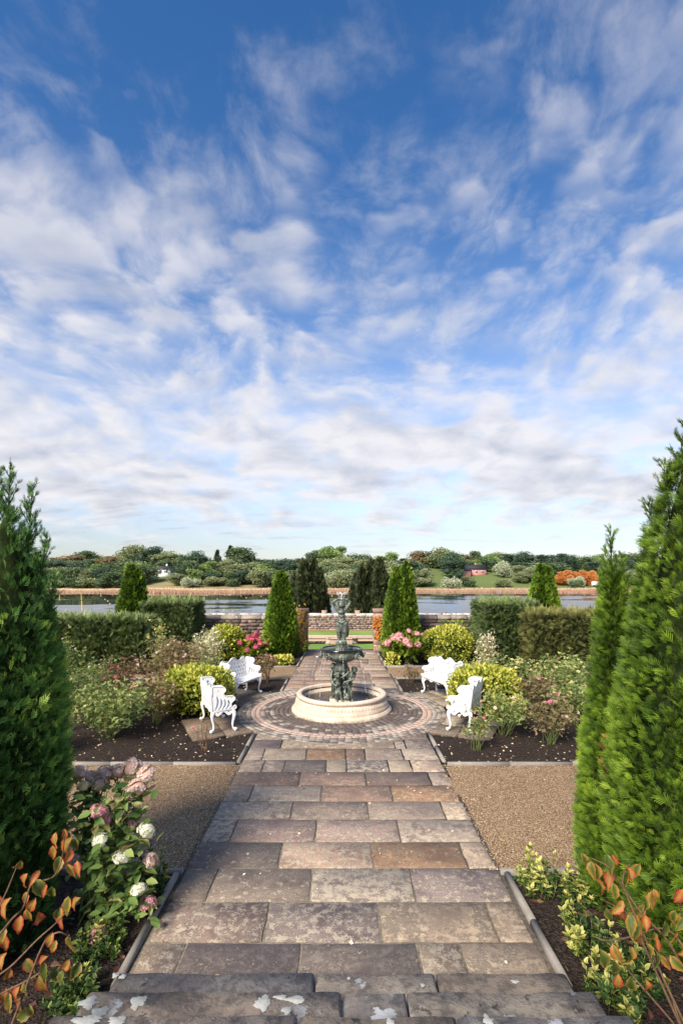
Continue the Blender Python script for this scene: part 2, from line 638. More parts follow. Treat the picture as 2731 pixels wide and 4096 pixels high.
def m_gravel():
    def fn(t):
        P = pos(t)
        v1 = t.voro(P, 95.0, out='Color')
        d1 = t.voro(P, 95.0)
        sep = t.new('ShaderNodeSeparateColor')
        t.l.new(v1, sep.inputs[0])
        big = t.noise(P, 1.1, 4, .6)
        mid = t.noise(P, 9.0, 4, .65)
        col = t.ramp(sep.outputs[0], [(.0, (.19, .105, .052)), (.35, (.40, .255, .135)), (.75, (.56, .385, .22)), (1.0, (.74, .60, .42))])
        col = t.mix(t.math('MULTIPLY', t.step(big, .36, .62), .3), col, t.mix(1.0, col, (.62, .58, .55), 'MULTIPLY'))
        col = t.mix(t.math('MULTIPLY', t.step(mid, .45, .7), .3), col, t.mix(1.0, col, (.7, .66, .62), 'MULTIPLY'))
        col = t.mix(t.math('MULTIPLY', t.step(d1, .35, .75), .6), col, (.035, .024, .016))
        h = t.math('SUBTRACT', 1.0, d1)
        return bsdf(t, col, .9, .2, bump=h, strength=1.0, dist=.012)
    return mat('golden_gravel', fn)


def m_basin():
    def fn(t):
        P = pos(t)
        a = t.noise(P, 3.0, 5, .6)
        b = t.noise(P, 22.0, 5, .7)
        sep = t.new('ShaderNodeSeparateXYZ')
        t.l.new(P, sep.inputs[0])
        streak = t.noise(t.vmath('MULTIPLY', P, (9.0, 9.0, 1.2)), 1.6, 4, .6)
        col = t.mix(t.step(a, .35, .65), (.52, .41, .31), (.66, .56, .46))
        col = t.mix(t.math('MULTIPLY', t.step(b, .5, .7), .4), col, (.36, .27, .19))
        moss = t.math('MULTIPLY', t.step(sep.outputs[2], .10, .0), t.step(b, .36, .6))
        col = t.mix(t.math('MULTIPLY', moss, .8), col, (.17, .115, .055))
        col = t.mix(t.math('MULTIPLY', t.step(streak, .56, .72), .25), col, (.27, .20, .13))
        return bsdf(t, col, .78, .3, bump=t.math('ADD', b, t.math('MULTIPLY', a, .4)), strength=.25, dist=.01)
    return mat('pale_sandstone_basin', fn)


def m_bronze():
    def fn(t):
        P = pos(t)
        a = t.noise(P, 7.0, 6, .65, .5)
        b = t.noise(t.vmath('MULTIPLY', P, (22.0, 22.0, 5.0)), 1.0, 5, .65)
        pt = t.new('ShaderNodeNewGeometry').outputs['Pointiness']
        f = t.math('ADD', t.math('MULTIPLY', a, .55), t.math('MULTIPLY', b, .45))
        col = t.ramp(f, [(.32, (.016, .018, .015)), (.46, (.055, .066, .053)), (.57, (.155, .18, .14)), (.74, (.31, .345, .28))])
        col = t.mix(t.step(pt, .515, .56), col, (.22, .25, .21))
        col = t.mix(t.step(pt, .49, .46), col, (.015, .017, .015))
        return bsdf(t, col, t.step(f, .35, .65, .30, .62), .5, t.step(f, .6, .4, .0, .3), bump=f, strength=.3, dist=.01)
    return mat('verdigris_bronze', fn)


def m_dark_rim():
    def fn(t):
        n = t.noise(pos(t), 14.0, 5, .6)
        return bsdf(t, t.ramp(n, [(.35, (.012, .011, .012)), (.7, (.05, .045, .045))]), .16, .6, .4)
    return mat('wet_dark_bronze', fn)


def m_pool():
    def fn(t):
        P = pos(t)
        h = t.math('ADD', t.noise(P, 26.0, 3, .6, .6), t.math('MULTIPLY', t.noise(P, 70.0, 2), .35))
        return bsdf(t, (.012, .011, .009), .03, .5, bump=h, strength=.5, dist=.02, IOR=1.33)
    return mat('rippled_pool_water', fn)


def m_jet():
    def fn(t):
        g = t.new('ShaderNodeBsdfGlass')
        g.inputs['Roughness'].default_value = .1
        g.inputs['IOR'].default_value = 1.33
        d = t.new('ShaderNodeBsdfDiffuse')
        d.inputs['Color'].default_value = (.85, .88, .9, 1)
        mx = t.new('ShaderNodeMixShader')
        mx.inputs[0].default_value = .55
        t.l.new(g.outputs[0], mx.inputs[1])
        t.l.new(d.outputs[0], mx.inputs[2])
        return mx.outputs[0]
    return mat('falling_water', fn)


def m_lake():
    def fn(t):
        P = pos(t)
        sep = t.new('ShaderNodeSeparateXYZ')
        t.l.new(P, sep.inputs[0])
        patch = t.noise(t.vmath('MULTIPLY', P, (.014, .045, 1.0)), 1.0, 4, .55)
        # the open water to the right and towards the garden is wind-ruffled, the lee of the woods is calm
        wind = t.math('ADD', t.math('ADD', patch, t.step(sep.outputs[0], -25.0, 45.0, 0.0, .16)), t.step(sep.outputs[1], 165.0, 90.0, -.05, .10))
        ruff = t.math('MULTIPLY', t.step(wind, .47, .62), t.step(sep.outputs[1], 188.0, 170.0))
        w = t.new('ShaderNodeTexNoise')
        t.l.new(t.vmath('MULTIPLY', P, (.6, 2.2, 1.0)), w.inputs['Vector'])
        w.inputs['Scale'].default_value = 1.4
        w.inputs['Detail'].default_value = 4
        sw = t.new('ShaderNodeSeparateColor')
        t.l.new(w.outputs['Color'], sw.inputs[0])
        amp = t.math('ADD', .015, t.math('MULTIPLY', ruff, .09))
        nx = t.math('MULTIPLY', t.math('SUBTRACT', sw.outputs[0], .5), amp)
        ny = t.math('SUBTRACT', t.math('MULTIPLY', t.math('SUBTRACT', sw.outputs[1], .5), amp), t.math('MULTIPLY', ruff, .055))   # wave fronts lean towards the garden
        nrm = t.vmath('NORMALIZE', t.comb(nx, ny, 1.0))
        p = t.new('ShaderNodeBsdfPrincipled')
        p.inputs['Base Color'].default_value = (.022, .026, .026, 1)
        p.inputs['Roughness'].default_value = .035
        p.inputs['IOR'].default_value = 1.33
        t.l.new(nrm, p.inputs['Normal'])
        return p.outputs[0]
    return mat('lake_water', fn)


def m_white():
    def fn(t):
        P = pos(t)
        n = t.noise(P, 40.0, 4, .6)
        b = t.noise(P, 6.0, 4, .6)
        col = t.mix(t.math('MULTIPLY', t.step(n, .52, .75), .25), (.74, .745, .75), (.55, .55, .52))
        col = t.mix(t.math('MULTIPLY', t.step(b, .6, .75), .22), col, (.55, .52, .45))
        h = t.voro(P, 55.0)
        return bsdf(t, col, .42, .4, bump=t.math('ADD', h, n), strength=.22, dist=.006)
    return mat('white_painted_iron', fn)


def m_grass(name, a, b, sc=6.0):
    def fn(t):
        P = pos(t)
        n = t.noise(P, sc, 5, .65)
        n2 = t.noise(P, .5, 3)
        col = t.mix(n, a, b)
        col = t.mix(t.math('MULTIPLY', t.step(n2, .4, .65), .4), col, tuple(q * 1.5 for q in b))
        return bsdf(t, col, .9, .15, bump=n, strength=.6, dist=.04)
    return mat(name, fn)


def m_land():
    """the far bank: rough sandy grass to the left, pasture to the right, brown under the trees"""
    def fn(t):
        P = pos(t)
        sep = t.new('ShaderNodeSeparateXYZ')
        t.l.new(P, sep.inputs[0])
        n = t.noise(P, .06, 4, .6)
        n2 = t.noise(P, .9, 5, .65)
        grass = t.mix(n2, (.085, .125, .038), (.17, .205, .075))
        rough = t.mix(n2, (.20, .155, .075), (.36, .30, .16))
        xx = t.math('ADD', sep.outputs[0], t.math('MULTIPLY', t.math('SUBTRACT', n, .5), 90.0))
        yy = t.math('ADD', sep.outputs[1], t.math('MULTIPLY', t.math('SUBTRACT', n, .5), 26.0))
        col = t.mix(t.step(xx, -25.0, 25.0), rough, grass)
        col = t.mix(t.step(yy, 222.0, 208.0), col, rough)
        col = t.mix(t.step(yy, 203.0, 199.0), col, (.16, .085, .05))
        col = t.mix(t.step(yy, 232.0, 246.0), col, grass)
        return bsdf(t, col, .95, .1, bump=n2, strength=.5, dist=.2)
    return mat('far_bank_ground', fn)


def m_rubble():
    def fn(t):
        r, c = objrand(t)
        P = pos(t)
        n1 = t.noise(P, 9.0, 5, .65)
        n2 = t.noise(P, 40.0, 5, .7)
        col = t.mix(1.0, c, t.ramp(n1, [(.3, (.55, .52, .52)), (.7, (1.25, 1.2, 1.15))]), 'MULTIPLY')
        W = t.vmath('ADD', P, t.vmath('SCALE', t.comb(n2, n1, n2), .10))
        li = t.math('MULTIPLY', t.step(t.voro(W, 6.0), .26, .17), t.step(t.noise(P, 1.3, 2), .44, .58))
        col = t.mix(t.math('MULTIPLY', li, .9), col, (.62, .58, .52))
        col = t.mix(t.math('MULTIPLY', t.step(n2, .52, .66), .45), col, (.06, .048, .04))
        return bsdf(t, col, .9, .2, bump=t.math('ADD', n1, t.math('MULTIPLY', n2, .5)), strength=.6, dist=.03)
    return mat('lichened_wall_stone', fn)


def m_plain(name, col, rough=.8, spec=.3, var=.25, sc=12.0, bs=.3):
    def fn(t):
        n = t.noise(pos(t), sc, 5, .65)
        lo, hi = 1 - var, 1 + var
        c = t.mix(1.0, (*col, 1), t.ramp(n, [(.3, (lo, lo, lo)), (.7, (hi, hi, hi))]), 'MULTIPLY')
        return bsdf(t, c, rough, spec, bump=n, strength=bs, dist=.01)
    return mat(name, fn)


M = dict(
    slab=m_slab(), step=m_step(), sett=m_objcol('granite_sett', var=.28), stone=m_objcol('kerb_stone_grey', var=.3),
    sett_mix=m_attr('granite_sett_mix', [(0, (.07, .057, .052)), (.3, (.12, .095, .085)), (.6, (.27, .23, .19)), (.8, (.38, .335, .28)), (1, (.48, .335, .265))]),
    mortar=m_plain('dark_joint', (.15, .13, .105), .95, .1, .45, 30.0), soil=m_soil(), gravel=m_gravel(), basin=m_basin(), bronze=m_bronze(),
    dark_rim=m_dark_rim(), pool=m_pool(), jet=m_jet(), lake=m_lake(), white=m_white(), rubble=m_rubble(), land=m_land(),
    lawn=m_grass('mown_lawn', (.11, .19, .035), (.19, .30, .06)), pink=m_objcol('pink_sandstone', var=.25, fine=30.0),
    bark=m_plain('grey_brown_bark', (.10, .075, .055), .9, .1, .5, 30.0, .8), twig=m_plain('brown_twig', (.14, .085, .05), .8, .2, .4, 60.0),
    gstem=m_plain('green_stem', (.12, .15, .045), .7, .3, .4, 40.0),
    thuja=leafmat('thuja_bright', [(0, (0.024, 0.047, 0.008)), (.35, (0.074, 0.142, 0.014)), (.65, (0.162, 0.263, 0.024)), (1, (0.324, 0.446, 0.047))], .30),
    thuja_d=leafmat('thuja_dark', [(0, (0.024, 0.065, 0.020)), (.4, (0.078, 0.190, 0.048)), (.75, (0.197, 0.374, 0.087)), (1, (0.513, 0.670, 0.138))], .25),
    thuja_tip=leafmat('thuja_tip', [(0, (.02, .02, .01)), (.5, (.05, .06, .015)), (1, (.12, .14, .035))], .2),
    yew=leafmat('yew_hedge', [(0, (0.023, 0.036, 0.013)), (.4, (0.081, 0.120, 0.042)), (.75, (0.182, 0.247, 0.085)), (1, (0.364, 0.416, 0.156))], .22),
    yew_b=leafmat('yew_hedge_bronze', [(0, (0.024, 0.024, 0.010)), (.35, (0.085, 0.092, 0.030)), (.7, (0.186, 0.194, 0.059)), (1, (0.355, 0.321, 0.110))], .22),
    yew_tree=leafmat('irish_yew', [(0, (0.014, 0.020, 0.008)), (.45, (0.041, 0.057, 0.024)), (.8, (0.095, 0.113, 0.047)), (1, (0.172, 0.182, 0.078))], .2),
    gold=leafmat('gold_euonymus', [(0, (0.045, 0.078, 0.009)), (.25, (0.146, 0.202, 0.022)), (.55, (0.403, 0.426, 0.056)), (1, (0.672, 0.616, 0.157))], .3),
    limegreen=leafmat('lime_hydrangea_leaf', [(0, (.05, .10, .012)), (.5, (.20, .28, .03)), (1, (.46, .46, .06))], .32),
    rose=leafmat('rose_leaf', [(0, (0.050, 0.084, 0.028)), (.45, (0.153, 0.222, 0.069)), (.8, (0.334, 0.389, 0.140)), (1, (0.557, 0.473, 0.167))], .3),
    rose_dry=leafmat('rose_leaf_dry', [(0, (0.092, 0.057, 0.040)), (.4, (0.196, 0.149, 0.075)), (.7, (0.276, 0.241, 0.115)), (1, (0.414, 0.253, 0.184))], .28),
    rose_red=leafmat('rose_leaf_red', [(0, (.07, .02, .02)), (.5, (.17, .07, .055)), (1, (.22, .19, .09))], .28),
    hyd=leafmat('hydrangea_leaf', [(0, (0.041, 0.091, 0.024)), (.45, (0.140, 0.231, 0.057)), (.8, (0.331, 0.389, 0.132)), (1, (0.430, 0.214, 0.148))], .3),
    vari=leafmat('variegated_leaf', [(0, (.015, .035, .010)), (.45, (.05, .10, .022)), (.62, (.28, .32, .07)), (1, (.66, .58, .20))], .25),
    cream=leafmat('cream_variegated_leaf', [(0, (.10, .13, .05)), (.4, (.42, .42, .25)), (1, (.78, .72, .55))], .25),
    autumn=leafmat('autumn_orange_leaf', [(0, (.30, .07, .015)), (.5, (.52, .20, .03)), (1, (.62, .36, .06))], .35),
    autumn_y=leafmat('autumn_yellow_leaf', [(0, (.30, .16, .03)), (.5, (.56, .34, .04)), (1, (.66, .47, .07))], .35),
    pinkf=leafmat('pink_petal', [(0, (.50, .16, .22)), (.5, (.72, .36, .40)), (1, (.85, .60, .58))], .3),
    magf=leafmat('magenta_petal', [(0, (.35, .03, .10)), (.5, (.62, .09, .21)), (1, (.75, .25, .34))], .3),
    redf=leafmat('red_petal', [(0, (.45, .012, .015)), (.5, (.68, .03, .03)), (1, (.75, .12, .06))], .25),
    whitef=leafmat('white_petal', [(0, (.62, .62, .46)), (.5, (.80, .80, .70)), (1, (.86, .86, .82))], .25),
    creamf=leafmat('cream_petal', [(0, (.60, .48, .22)), (.5, (.80, .68, .38)), (1, (.85, .78, .58))], .3),
    blushf=leafmat('blush_petal', [(0, (.50, .32, .22)), (.3, (.72, .54, .47)), (.75, (.80, .64, .60)), (1, (.85, .78, .72))], .25),
    crimsonf=leafmat('crimson_petal', [(0, (.22, .005, .03)), (1, (.48, .02, .10))], .25),
    rosef=leafmat('rose_pink_petal', [(0, (.60, .10, .24)), (.5, (.78, .26, .42)), (1, (.85, .50, .58))], .3),
    petals=leafmat('fallen_petal', [(0, (.30, .16, .09)), (.4, (.55, .42, .24)), (.75, (.74, .66, .50)), (1, (.78, .50, .50))], .1),
    pebble=m_attr('gravel_stone', [(0, (.15, .09, .05)), (.4, (.36, .24, .14)), (.8, (.55, .42, .28)), (1, (.75, .68, .58))], .85, .25, 90.0),
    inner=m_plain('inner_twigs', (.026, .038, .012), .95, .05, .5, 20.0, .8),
    moss=m_plain('moss', (.10, .12, .03), .95, .1, .5, 40.0),
)
# ------------------------------------------------------------------ the large structure: land, lake, ground
FX, FY, RC = 0.0, 10.2, 2.05            # fountain and paving circle


def shore(x):
    return 199 + 3.5 * np.sin(x * .045 + .6) + 1.6 * np.sin(x * .13) + np.where(x < -30, -1.5, 0)


def land_z(x, y):
    s = shore(x)
    base = np.interp(y, [-60, 17.8, 18.15, 30.4, 31.5, 42, 60], [-.1, -.1, -.58, -.58, -1.2, -6.2, -7])
    far = np.interp(y - s, [-40, -12, 0, 14, 34, 52, 102, 220, 420, 3000], [-7, -6.4, -5.02, -4.4, -2.7, .9, 5.6, 9.5, 11.5, 12])
    roll = 1.3 * np.sin(x * .021 + 1) * np.clip((y - s - 25) / 60, 0, 1)
    return np.where(y < 100, base, far + roll)


def grid(xs, ys, zf):
    X, Y = np.meshgrid(xs, ys)
    Z = zf(X, Y)
    v = np.stack([X, Y, Z], -1).reshape(-1, 3)
    a, b = len(ys), len(xs)
    i = (np.arange(a - 1)[:, None] * b + np.arange(b - 1)[None]).ravel()
    return v, np.stack([i, i + 1, i + b + 1, i + b], -1)


xs = np.r_[np.linspace(-2500, -260, 10), np.linspace(-240, 240, 121), np.linspace(260, 2500, 10)]
ys = np.r_[np.linspace(-60, 17.7, 8), np.linspace(17.8, 18.4, 4), np.linspace(20, 44, 25), np.linspace(50, 180, 14),
           np.linspace(184, 330, 74), np.linspace(340, 800, 24), np.linspace(900, 3000, 10)]
v, f = grid(xs, ys, land_z)
structure(MB().add(v, f).build('ground', M['land'], smooth=True))
v, f = grid(np.linspace(-450, 450, 4), np.linspace(33, 214, 4), lambda x, y: x * 0 - 5.0)
structure(MB().add(v, f).build('lake', M['lake']))
# lawn beyond the gate, with the gravel walk along the far wall
for (y0, y1) in ((18.32, 23.27), (24.1, 28.3)):
    v, f = grid(np.linspace(-14, 14, 57), np.linspace(y0, y1, 14), lambda x, y: -.5 + .006 * np.sin(x * 3 + y * 5))
    structure(MB().add(v, f).build('lawn', M['lawn'], smooth=True))
v, f = grid(np.linspace(-14, 14, 5), np.linspace(28.3, 29.2, 3), lambda x, y: x * 0 - .508)
structure(MB().add(v, f).build('gravel_walk', M['gravel']))


def half_w(y):
    return np.interp(y, [0, 8.0, 11.8, 13.2, 14.8, 17.8], [1.43, 1.43, 1.345, 1.32, 1.25, 1.18])


# gravel cross walks and soil beds, left and right of the path
def soil_z(x, y):
    p = np.stack([x.ravel(), y.ravel(), 0 * x.ravel()], -1)
    z = (-.012 + .02 * lump(p, 5, 2.4) + .012 * lump(p, 6, 9)).reshape(x.shape)
    dx, dy = x - FX, y - FY
    r = np.hypot(dx, dy)
    u = np.abs(dx) * .9 + np.abs(dy) * .43
    w = np.abs(np.abs(dx) * .43 - np.abs(dy) * .9)
    inpad = (u < 3.0) & (w < .66) & (r > 1.5)
    return np.where((r < 2.12) | inpad, -.07, z)


for sd in (-1, 1):
    for (y0, y1) in ((4.68, 7.30), (13.18, 14.82)):
        xa = np.linspace(1.38 if y0 < 10 else 1.22, 11, 24) * sd
        v, f = grid(np.sort(xa), np.linspace(y0, y1, 10), lambda x, y: -.012 + .006 * np.sin(x * 2.1 + y * 1.7))
        structure(MB().add(v, f).build('gravel_walk', M['gravel'], smooth=True))
    for (y0, y1, x0) in ((-3.0, 4.64, 1.5), (7.34, 13.16, 1.36), (14.86, 17.8, 1.2)):
        xa = np.linspace(x0, 10.5, 100) * sd
        v, f = grid(np.sort(xa), np.linspace(y0, y1, int((y1 - y0) / .08)), soil_z)
        structure(MB().add(v, f).build('soil_bed', M['soil'], smooth=True))

# ------------------------------------------------------------------ the flagged path: one object for each flag
path = structure(MB().box((-1.46, 3.0, -.12), (1.46, 8.9, -.007)).build('path', M['mortar']))
pr = rng(11)
TONES = [(.215, .19, .172), (.33, .245, .19), (.41, .345, .265), (.225, .192, .185), (.38, .26, .165), (.32, .27, .225), (.27, .212, .185)]


def rough_poly(x0, x1, y0, y1, r, jit=.0045, per=4):
    c = [(x0, y0), (x1, y0), (x1, y1), (x0, y1)]
    out = []
    for i in range(4):
        a, b = np.array(c[i]), np.array(c[(i + 1) % 4])
        for k in range(per):
            p = a + (b - a) * k / per
            out.append(p + r.normal(size=2) * jit * (.7 if k else 1.0))
    return np.array(out)


def flag(x0, x1, y0, y1, tone, parent, r, g=.010):
    cx, cy = (x0 + x1) / 2, (y0 + y1) / 2
    p = rough_poly(x0 + g, x1 - g, y0 + g, y1 - g, r) - (cx, cy)
    o = MB().prism(p, -.05, 0, .0035, .003).build('flagstone', M['slab'], parent, loc=(cx, cy, r.normal() * .0025))
    o.rotation_euler = (r.normal() * .003, r.normal() * .003, 0)
    j = 1 + r.normal() * .17
    o.color = (*[max(.03, q * j) for q in tone], 1)
    return o


R7 = lambda q: 250 + 1.3393 * q           # joints were read off one enlarged crop
ROWS = [(3890, 3770, [338, 705, 1072, 1208], [5, 3, 0, 2, 2]), (3770, 3608, [610, 946, 1280], [6, 3, 2, 2]),
        (3608, 3473, [448, 742, 1045], [5, 5, 0, 3]), (3473, 3368, [652, 925, 1195], [0, 1, 4, 2]),
        (3368, 3278, [512, 757, 1003], [2, 6, 6, 5]), (3278, 3205, [685, 912, 1135], [5, 5, 5, 2]),
        (3205, 3141, [563, 772, 982], [2, 5, 1, 4]), (3141, 3087, [708, 905, 1095], [1, 1, 6, 5]),
        (3087, 3039, [600, 662, 787, 848, 972, 1040], [2, 5, 0, 2, 3, 2, 2]), (3039, 2994, [600, 728, 845, 902, 1015], [6, 2, 4, 1, 5, 5]),
        (2994, 2958, [655, 990, 1022], [3, 2, 6, 3])]
ya = 3.24
for k, (pa, pb, js, ts) in enumerate(ROWS):
    yb = F * EYE / (pb - HZ)
    ym = (ya + yb) / 2
    xs_ = [-1.43] + [(R7(q) - CX) * ym / F for q in js] + [1.43]
    for i in range(len(xs_) - 1):
        flag(xs_[i], xs_[i + 1], ya, yb, [q * (.90, .92, .96, 1.03, 1.12)[min(k, 4)] for q in TONES[ts[i]]], path, pr)  # nearer rows darker: the foreground's shade is put into the flag tones
    ya = yb
for x0, x1, tn in ((-1.43, -.75, 5), (-.75, .05, 1), (.05, .8, 2), (.8, 1.43, 6)):
    flag(x0, x1, ya, 8.80, TONES[tn], path, pr)
FAR_TONES = [(.40, .30, .225), (.31, .235, .185), (.47, .38, .28), (.27, .205, .175), (.39, .27, .20)]
path2 = structure(MB().prism([(-1.40, 11.6), (1.40, 11.6), (1.20, 17.72), (-1.20, 17.72)], -.12, -.007).build('path', M['mortar']))
y = 11.72
while y < 17.65:
    dy = .44 + pr.uniform(-.05, .06)
    y2 = min(y + dy, 17.72)
    w = float(half_w((y + y2) / 2))
    x = -w
    while x < w - .01:
        x2 = x + pr.uniform(.38, .95)
        if w - x2 < .3:
            x2 = w
        flag(x, x2, y, y2, FAR_TONES[pr.integers(5)], path2, pr)
        x = x2
    y = y2
MB().box((-1.19, 17.73, -.62), (1.13, 18.3, -.01)).build('threshold_stone', M['pink'], path2).color = (.34, .29, .26, 1)

# ------------------------------------------------------------------ steps up to the camera
steps = structure(MB().box((-1.40, 2.70, -.1), (1.40, 2.95, .13)).build('garden_steps', M['mortar']))
SJ = {1: [755, 1112], 2: [835, 1025], 3: [705, 1175], 4: [560, 950], 5: [800], 6: [620, 1010], 7: [760]}
STC = [(.34, .305, .27), (.38, .32, .25), (.30, .27, .24), (.40, .32, .24)]
for k in range(1, 8):
    yn, zt = 3.306 - .335 * (k - 1), .15 * k
    w = 1.445 + .025 * min(k - 1, 2)
    depth = .43 if k < 7 else 3.6
    xs_ = [-w] + [(R7(q) - CX) * yn / F for q in SJ[k]] + [w]
    for i in range(len(xs_) - 1):
        a, b = xs_[i] + .006, xs_[i + 1] - .006
        n = max(3, int((b - a) / .09))
        back = [(q, yn + pr.normal() * .003 + (-.012 if pr.random() < .06 else 0)) for q in np.linspace(b, a, n)]
        poly = [(a, yn - depth), (b, yn - depth)] + back
        cxm, cym = (a + b) / 2, yn - depth / 2
        o = MB().prism(np.array(poly) - (cxm, cym), -.149, 0, .014).build('step_stone', M['step'], steps, loc=(cxm, cym, zt + pr.normal() * .002))
        jj = 1 + pr.normal() * .1
        o.color = (*[q * jj for q in STC[pr.integers(4)]], 1)
    if k > 1:
        MB().box((-w + .05, yn - depth, -.1), (w - .05, yn - .06, zt - .16)).build('step_core', M['mortar'], steps)

# bold white lichen rosettes lying on the lowest steps
lic = m_plain('white_lichen', (.35, .36, .345), .9, .15, .12, 60.0)
for (px_, py_, k, rx, ry) in ((355, 4010, 2, .075, .055), (552, 4009, 2, .062, .062), (401, 4049, 2, .066, .055), (1053, 4012, 2, .062, .07), (1123, 3988, 2, .055, .022), (1185, 3997, 2, .08, .035), (1148, 4040, 2, .042, .035),
                              (464, 3899, 1, .03, .03), (492, 3905, 1, .03, .026), (350, 4082, 3, .11, .05), (470, 4085, 3, .06, .05), (1690, 3940, 1, .02, .02), (2060, 3925, 1, .035, .02), (1560, 4086, 3, .03, .03), (1950, 4080, 3, .035, .04), (1395, 3912, 1, .015, .015)):
    g_ = gp(px_, py_, .15 * k + .003)
    if g_[1] > 3.306 - .335 * (k - 1) - .01:
        g_[1] = 3.306 - .335 * (k - 1) - ry - .01
    n_ = 30
    rad_ = 1 + .22 * np.sin(np.arange(n_) * .7 + px_) + pr.normal(size=n_) * .13
    an_ = np.arange(n_) * 2 * PI / n_
    MB().prism(np.c_[np.cos(an_) * rx * .68 * rad_, np.sin(an_) * ry * .68 * rad_], -.003, .0012, .0005).build('lichen_patch', lic, steps, loc=(g_[0], g_[1], .15 * k + .0025))

# ------------------------------------------------------------------ stone kerbs
KP = [(-.027, -.08), (-.027, .018), (-.021, .031), (-.010, .037), (.010, .037), (.021, .031), (.027, .018), (.027, -.08)]


def kerb(pts, piece=.92):
    root = None
    for a, b in zip(pts[:-1], pts[1:]):
        a, b = np.array(a, float), np.array(b, float)
        L = np.linalg.norm(b - a)
        n = max(1, int(round(L / piece)))
        u = (b - a) / L
        ang = math.atan2(u[1], u[0])
        for i in range(n):
            l = L / n - .008
            vv, k = [], len(KP)
            for e in (-l / 2, l / 2):
                vv += [(e, q[0], q[1]) for q in KP]
            fs = [(j, (j + 1) % k, k + (j + 1) % k, k + j) for j in range(k)] + [tuple(range(k - 1, -1, -1)), tuple(range(k, 2 * k))]
            c = a + u * (i + .5) * L / n
            if root is None:
                root = structure(link('kerb', None, None, (0, 0, 0)))
            o = MB().add(vv, fs).build('kerb_stone', M['stone'], root, loc=(c[0], c[1], pr.normal() * .003))
            o.rotation_euler = (0, 0, ang + pr.normal() * .004)
            g = .235 + pr.normal() * .025
            o.color = (g, g * .91, g * .80, 1)
    return root


for sd in (-1, 1):
    kerb([(sd * 1.49, 3.36), (sd * 1.49, 4.62)], .62)
    kerb([(sd * 1.44, 4.67), (sd * 8.5, 4.67)])
    kerb([(sd * 1.50, 7.29), (sd * 9.5, 7.29)])
    kerb([(sd * 1.475, 7.36), (sd * 1.475, 8.62)], .62)
    kerb([(sd * 1.385, 11.80), (sd * 1.365, 13.12)], .7)
    kerb([(sd * 1.34, 13.18), (sd * 9.5, 13.18)], 1.4)
    kerb([(sd * 1.30, 14.84), (sd * 9.5, 14.84)], 1.2)
    kerb([(sd * 1.285, 14.91), (sd * 1.215, 17.65)], .9)

# ------------------------------------------------------------------ paving circle of small setts
circ = structure(MB().lathe([(.5, -.1), (.5, .000), (RC + .01, .000), (RC + .01, -.1), (.5, -.1)], 96, c=(FX, FY, 0)).build('paving_circle', M['mortar']))
NR = 12
rw = (RC - .955) / NR
setts = []
for k in range(NR):
    ro = RC - k * rw
    n = int(2 * PI * (ro - rw / 2) / .118)
    off = pr.uniform(0, 6.28)
    for i in range(n):
        setts.append((k, n, off + i * 2 * PI / n))


def sett_tint(k):
    u = pr.random()
    if k in (3, 4):
        return .97 if u < .9 else .72
    if k >= 8:
        return .22 + .16 * pr.random() if u < .97 else .6
    if k in (5, 6, 7):
        return (.30 if u < .62 else .66) + pr.uniform(-.06, .1)
    return (.40 if u < .38 else .70) + pr.uniform(-.08, .1)


def sett_geo(k, n):
    ro = RC - k * rw
    ri = ro - rw
    da = PI / n
    rm = (ro + ri) / 2
    g = .0045
    q = [(ri + g, -da + g / rm), (ro - g, -da + g / rm), (ro - g, da - g / rm), (ri + g, da - g / rm)]
    return np.array([(r_ * math.cos(a) - rm, r_ * math.sin(a)) for r_, a in q]), rm


SRAMP = [(0, (.07, .057, .052)), (.3, (.12, .095, .085)), (.6, (.27, .23, .19)), (.8, (.38, .335, .28)), (1, (.48, .335, .265))]


def ramp_col(t_):
    return [float(np.interp(t_, [q[0] for q in SRAMP], [q[1][c] for q in SRAMP])) for c in range(3)]


sett_me, rest = {}, MB()
order = sorted(setts, key=lambda q: (FY + (RC - q[0] * rw) * math.sin(q[2])))       # nearest the camera first
for idx, (k, n, a) in enumerate(order):
    poly, rm = sett_geo(k, n)
    if k not in sett_me:
        sett_me[k] = MB().prism(poly, -.04, 0, .003, .0022).mesh('sett', M['sett'])
    tn = sett_tint(k)
    z = .012 + pr.normal() * .0015
    c = (FX + rm * math.cos(a), FY + rm * math.sin(a), z)
    if idx < 300:
        o = link('sett', sett_me[k], circ, c, a)
        o.color = (*ramp_col(min(1, tn)), 1)
    else:
        m2 = MB().prism(poly, -.04, 0, .003, .0022)
        vv = m2.v[0]
        ca, sa = math.cos(a), math.sin(a)
        vv = np.c_[vv[:, 0] * ca - vv[:, 1] * sa + c[0], vv[:, 0] * sa + vv[:, 1] * ca + c[1], vv[:, 2] + z]
        rest.v.append(vv)
        rest.t.append(np.full(len(vv), min(1, tn)))
        for ff, mi in m2.f:
            rest.f.append((ff + rest.n, mi))
        rest.n += len(vv)
stuff(rest.build('setts', M['sett_mix'], circ))

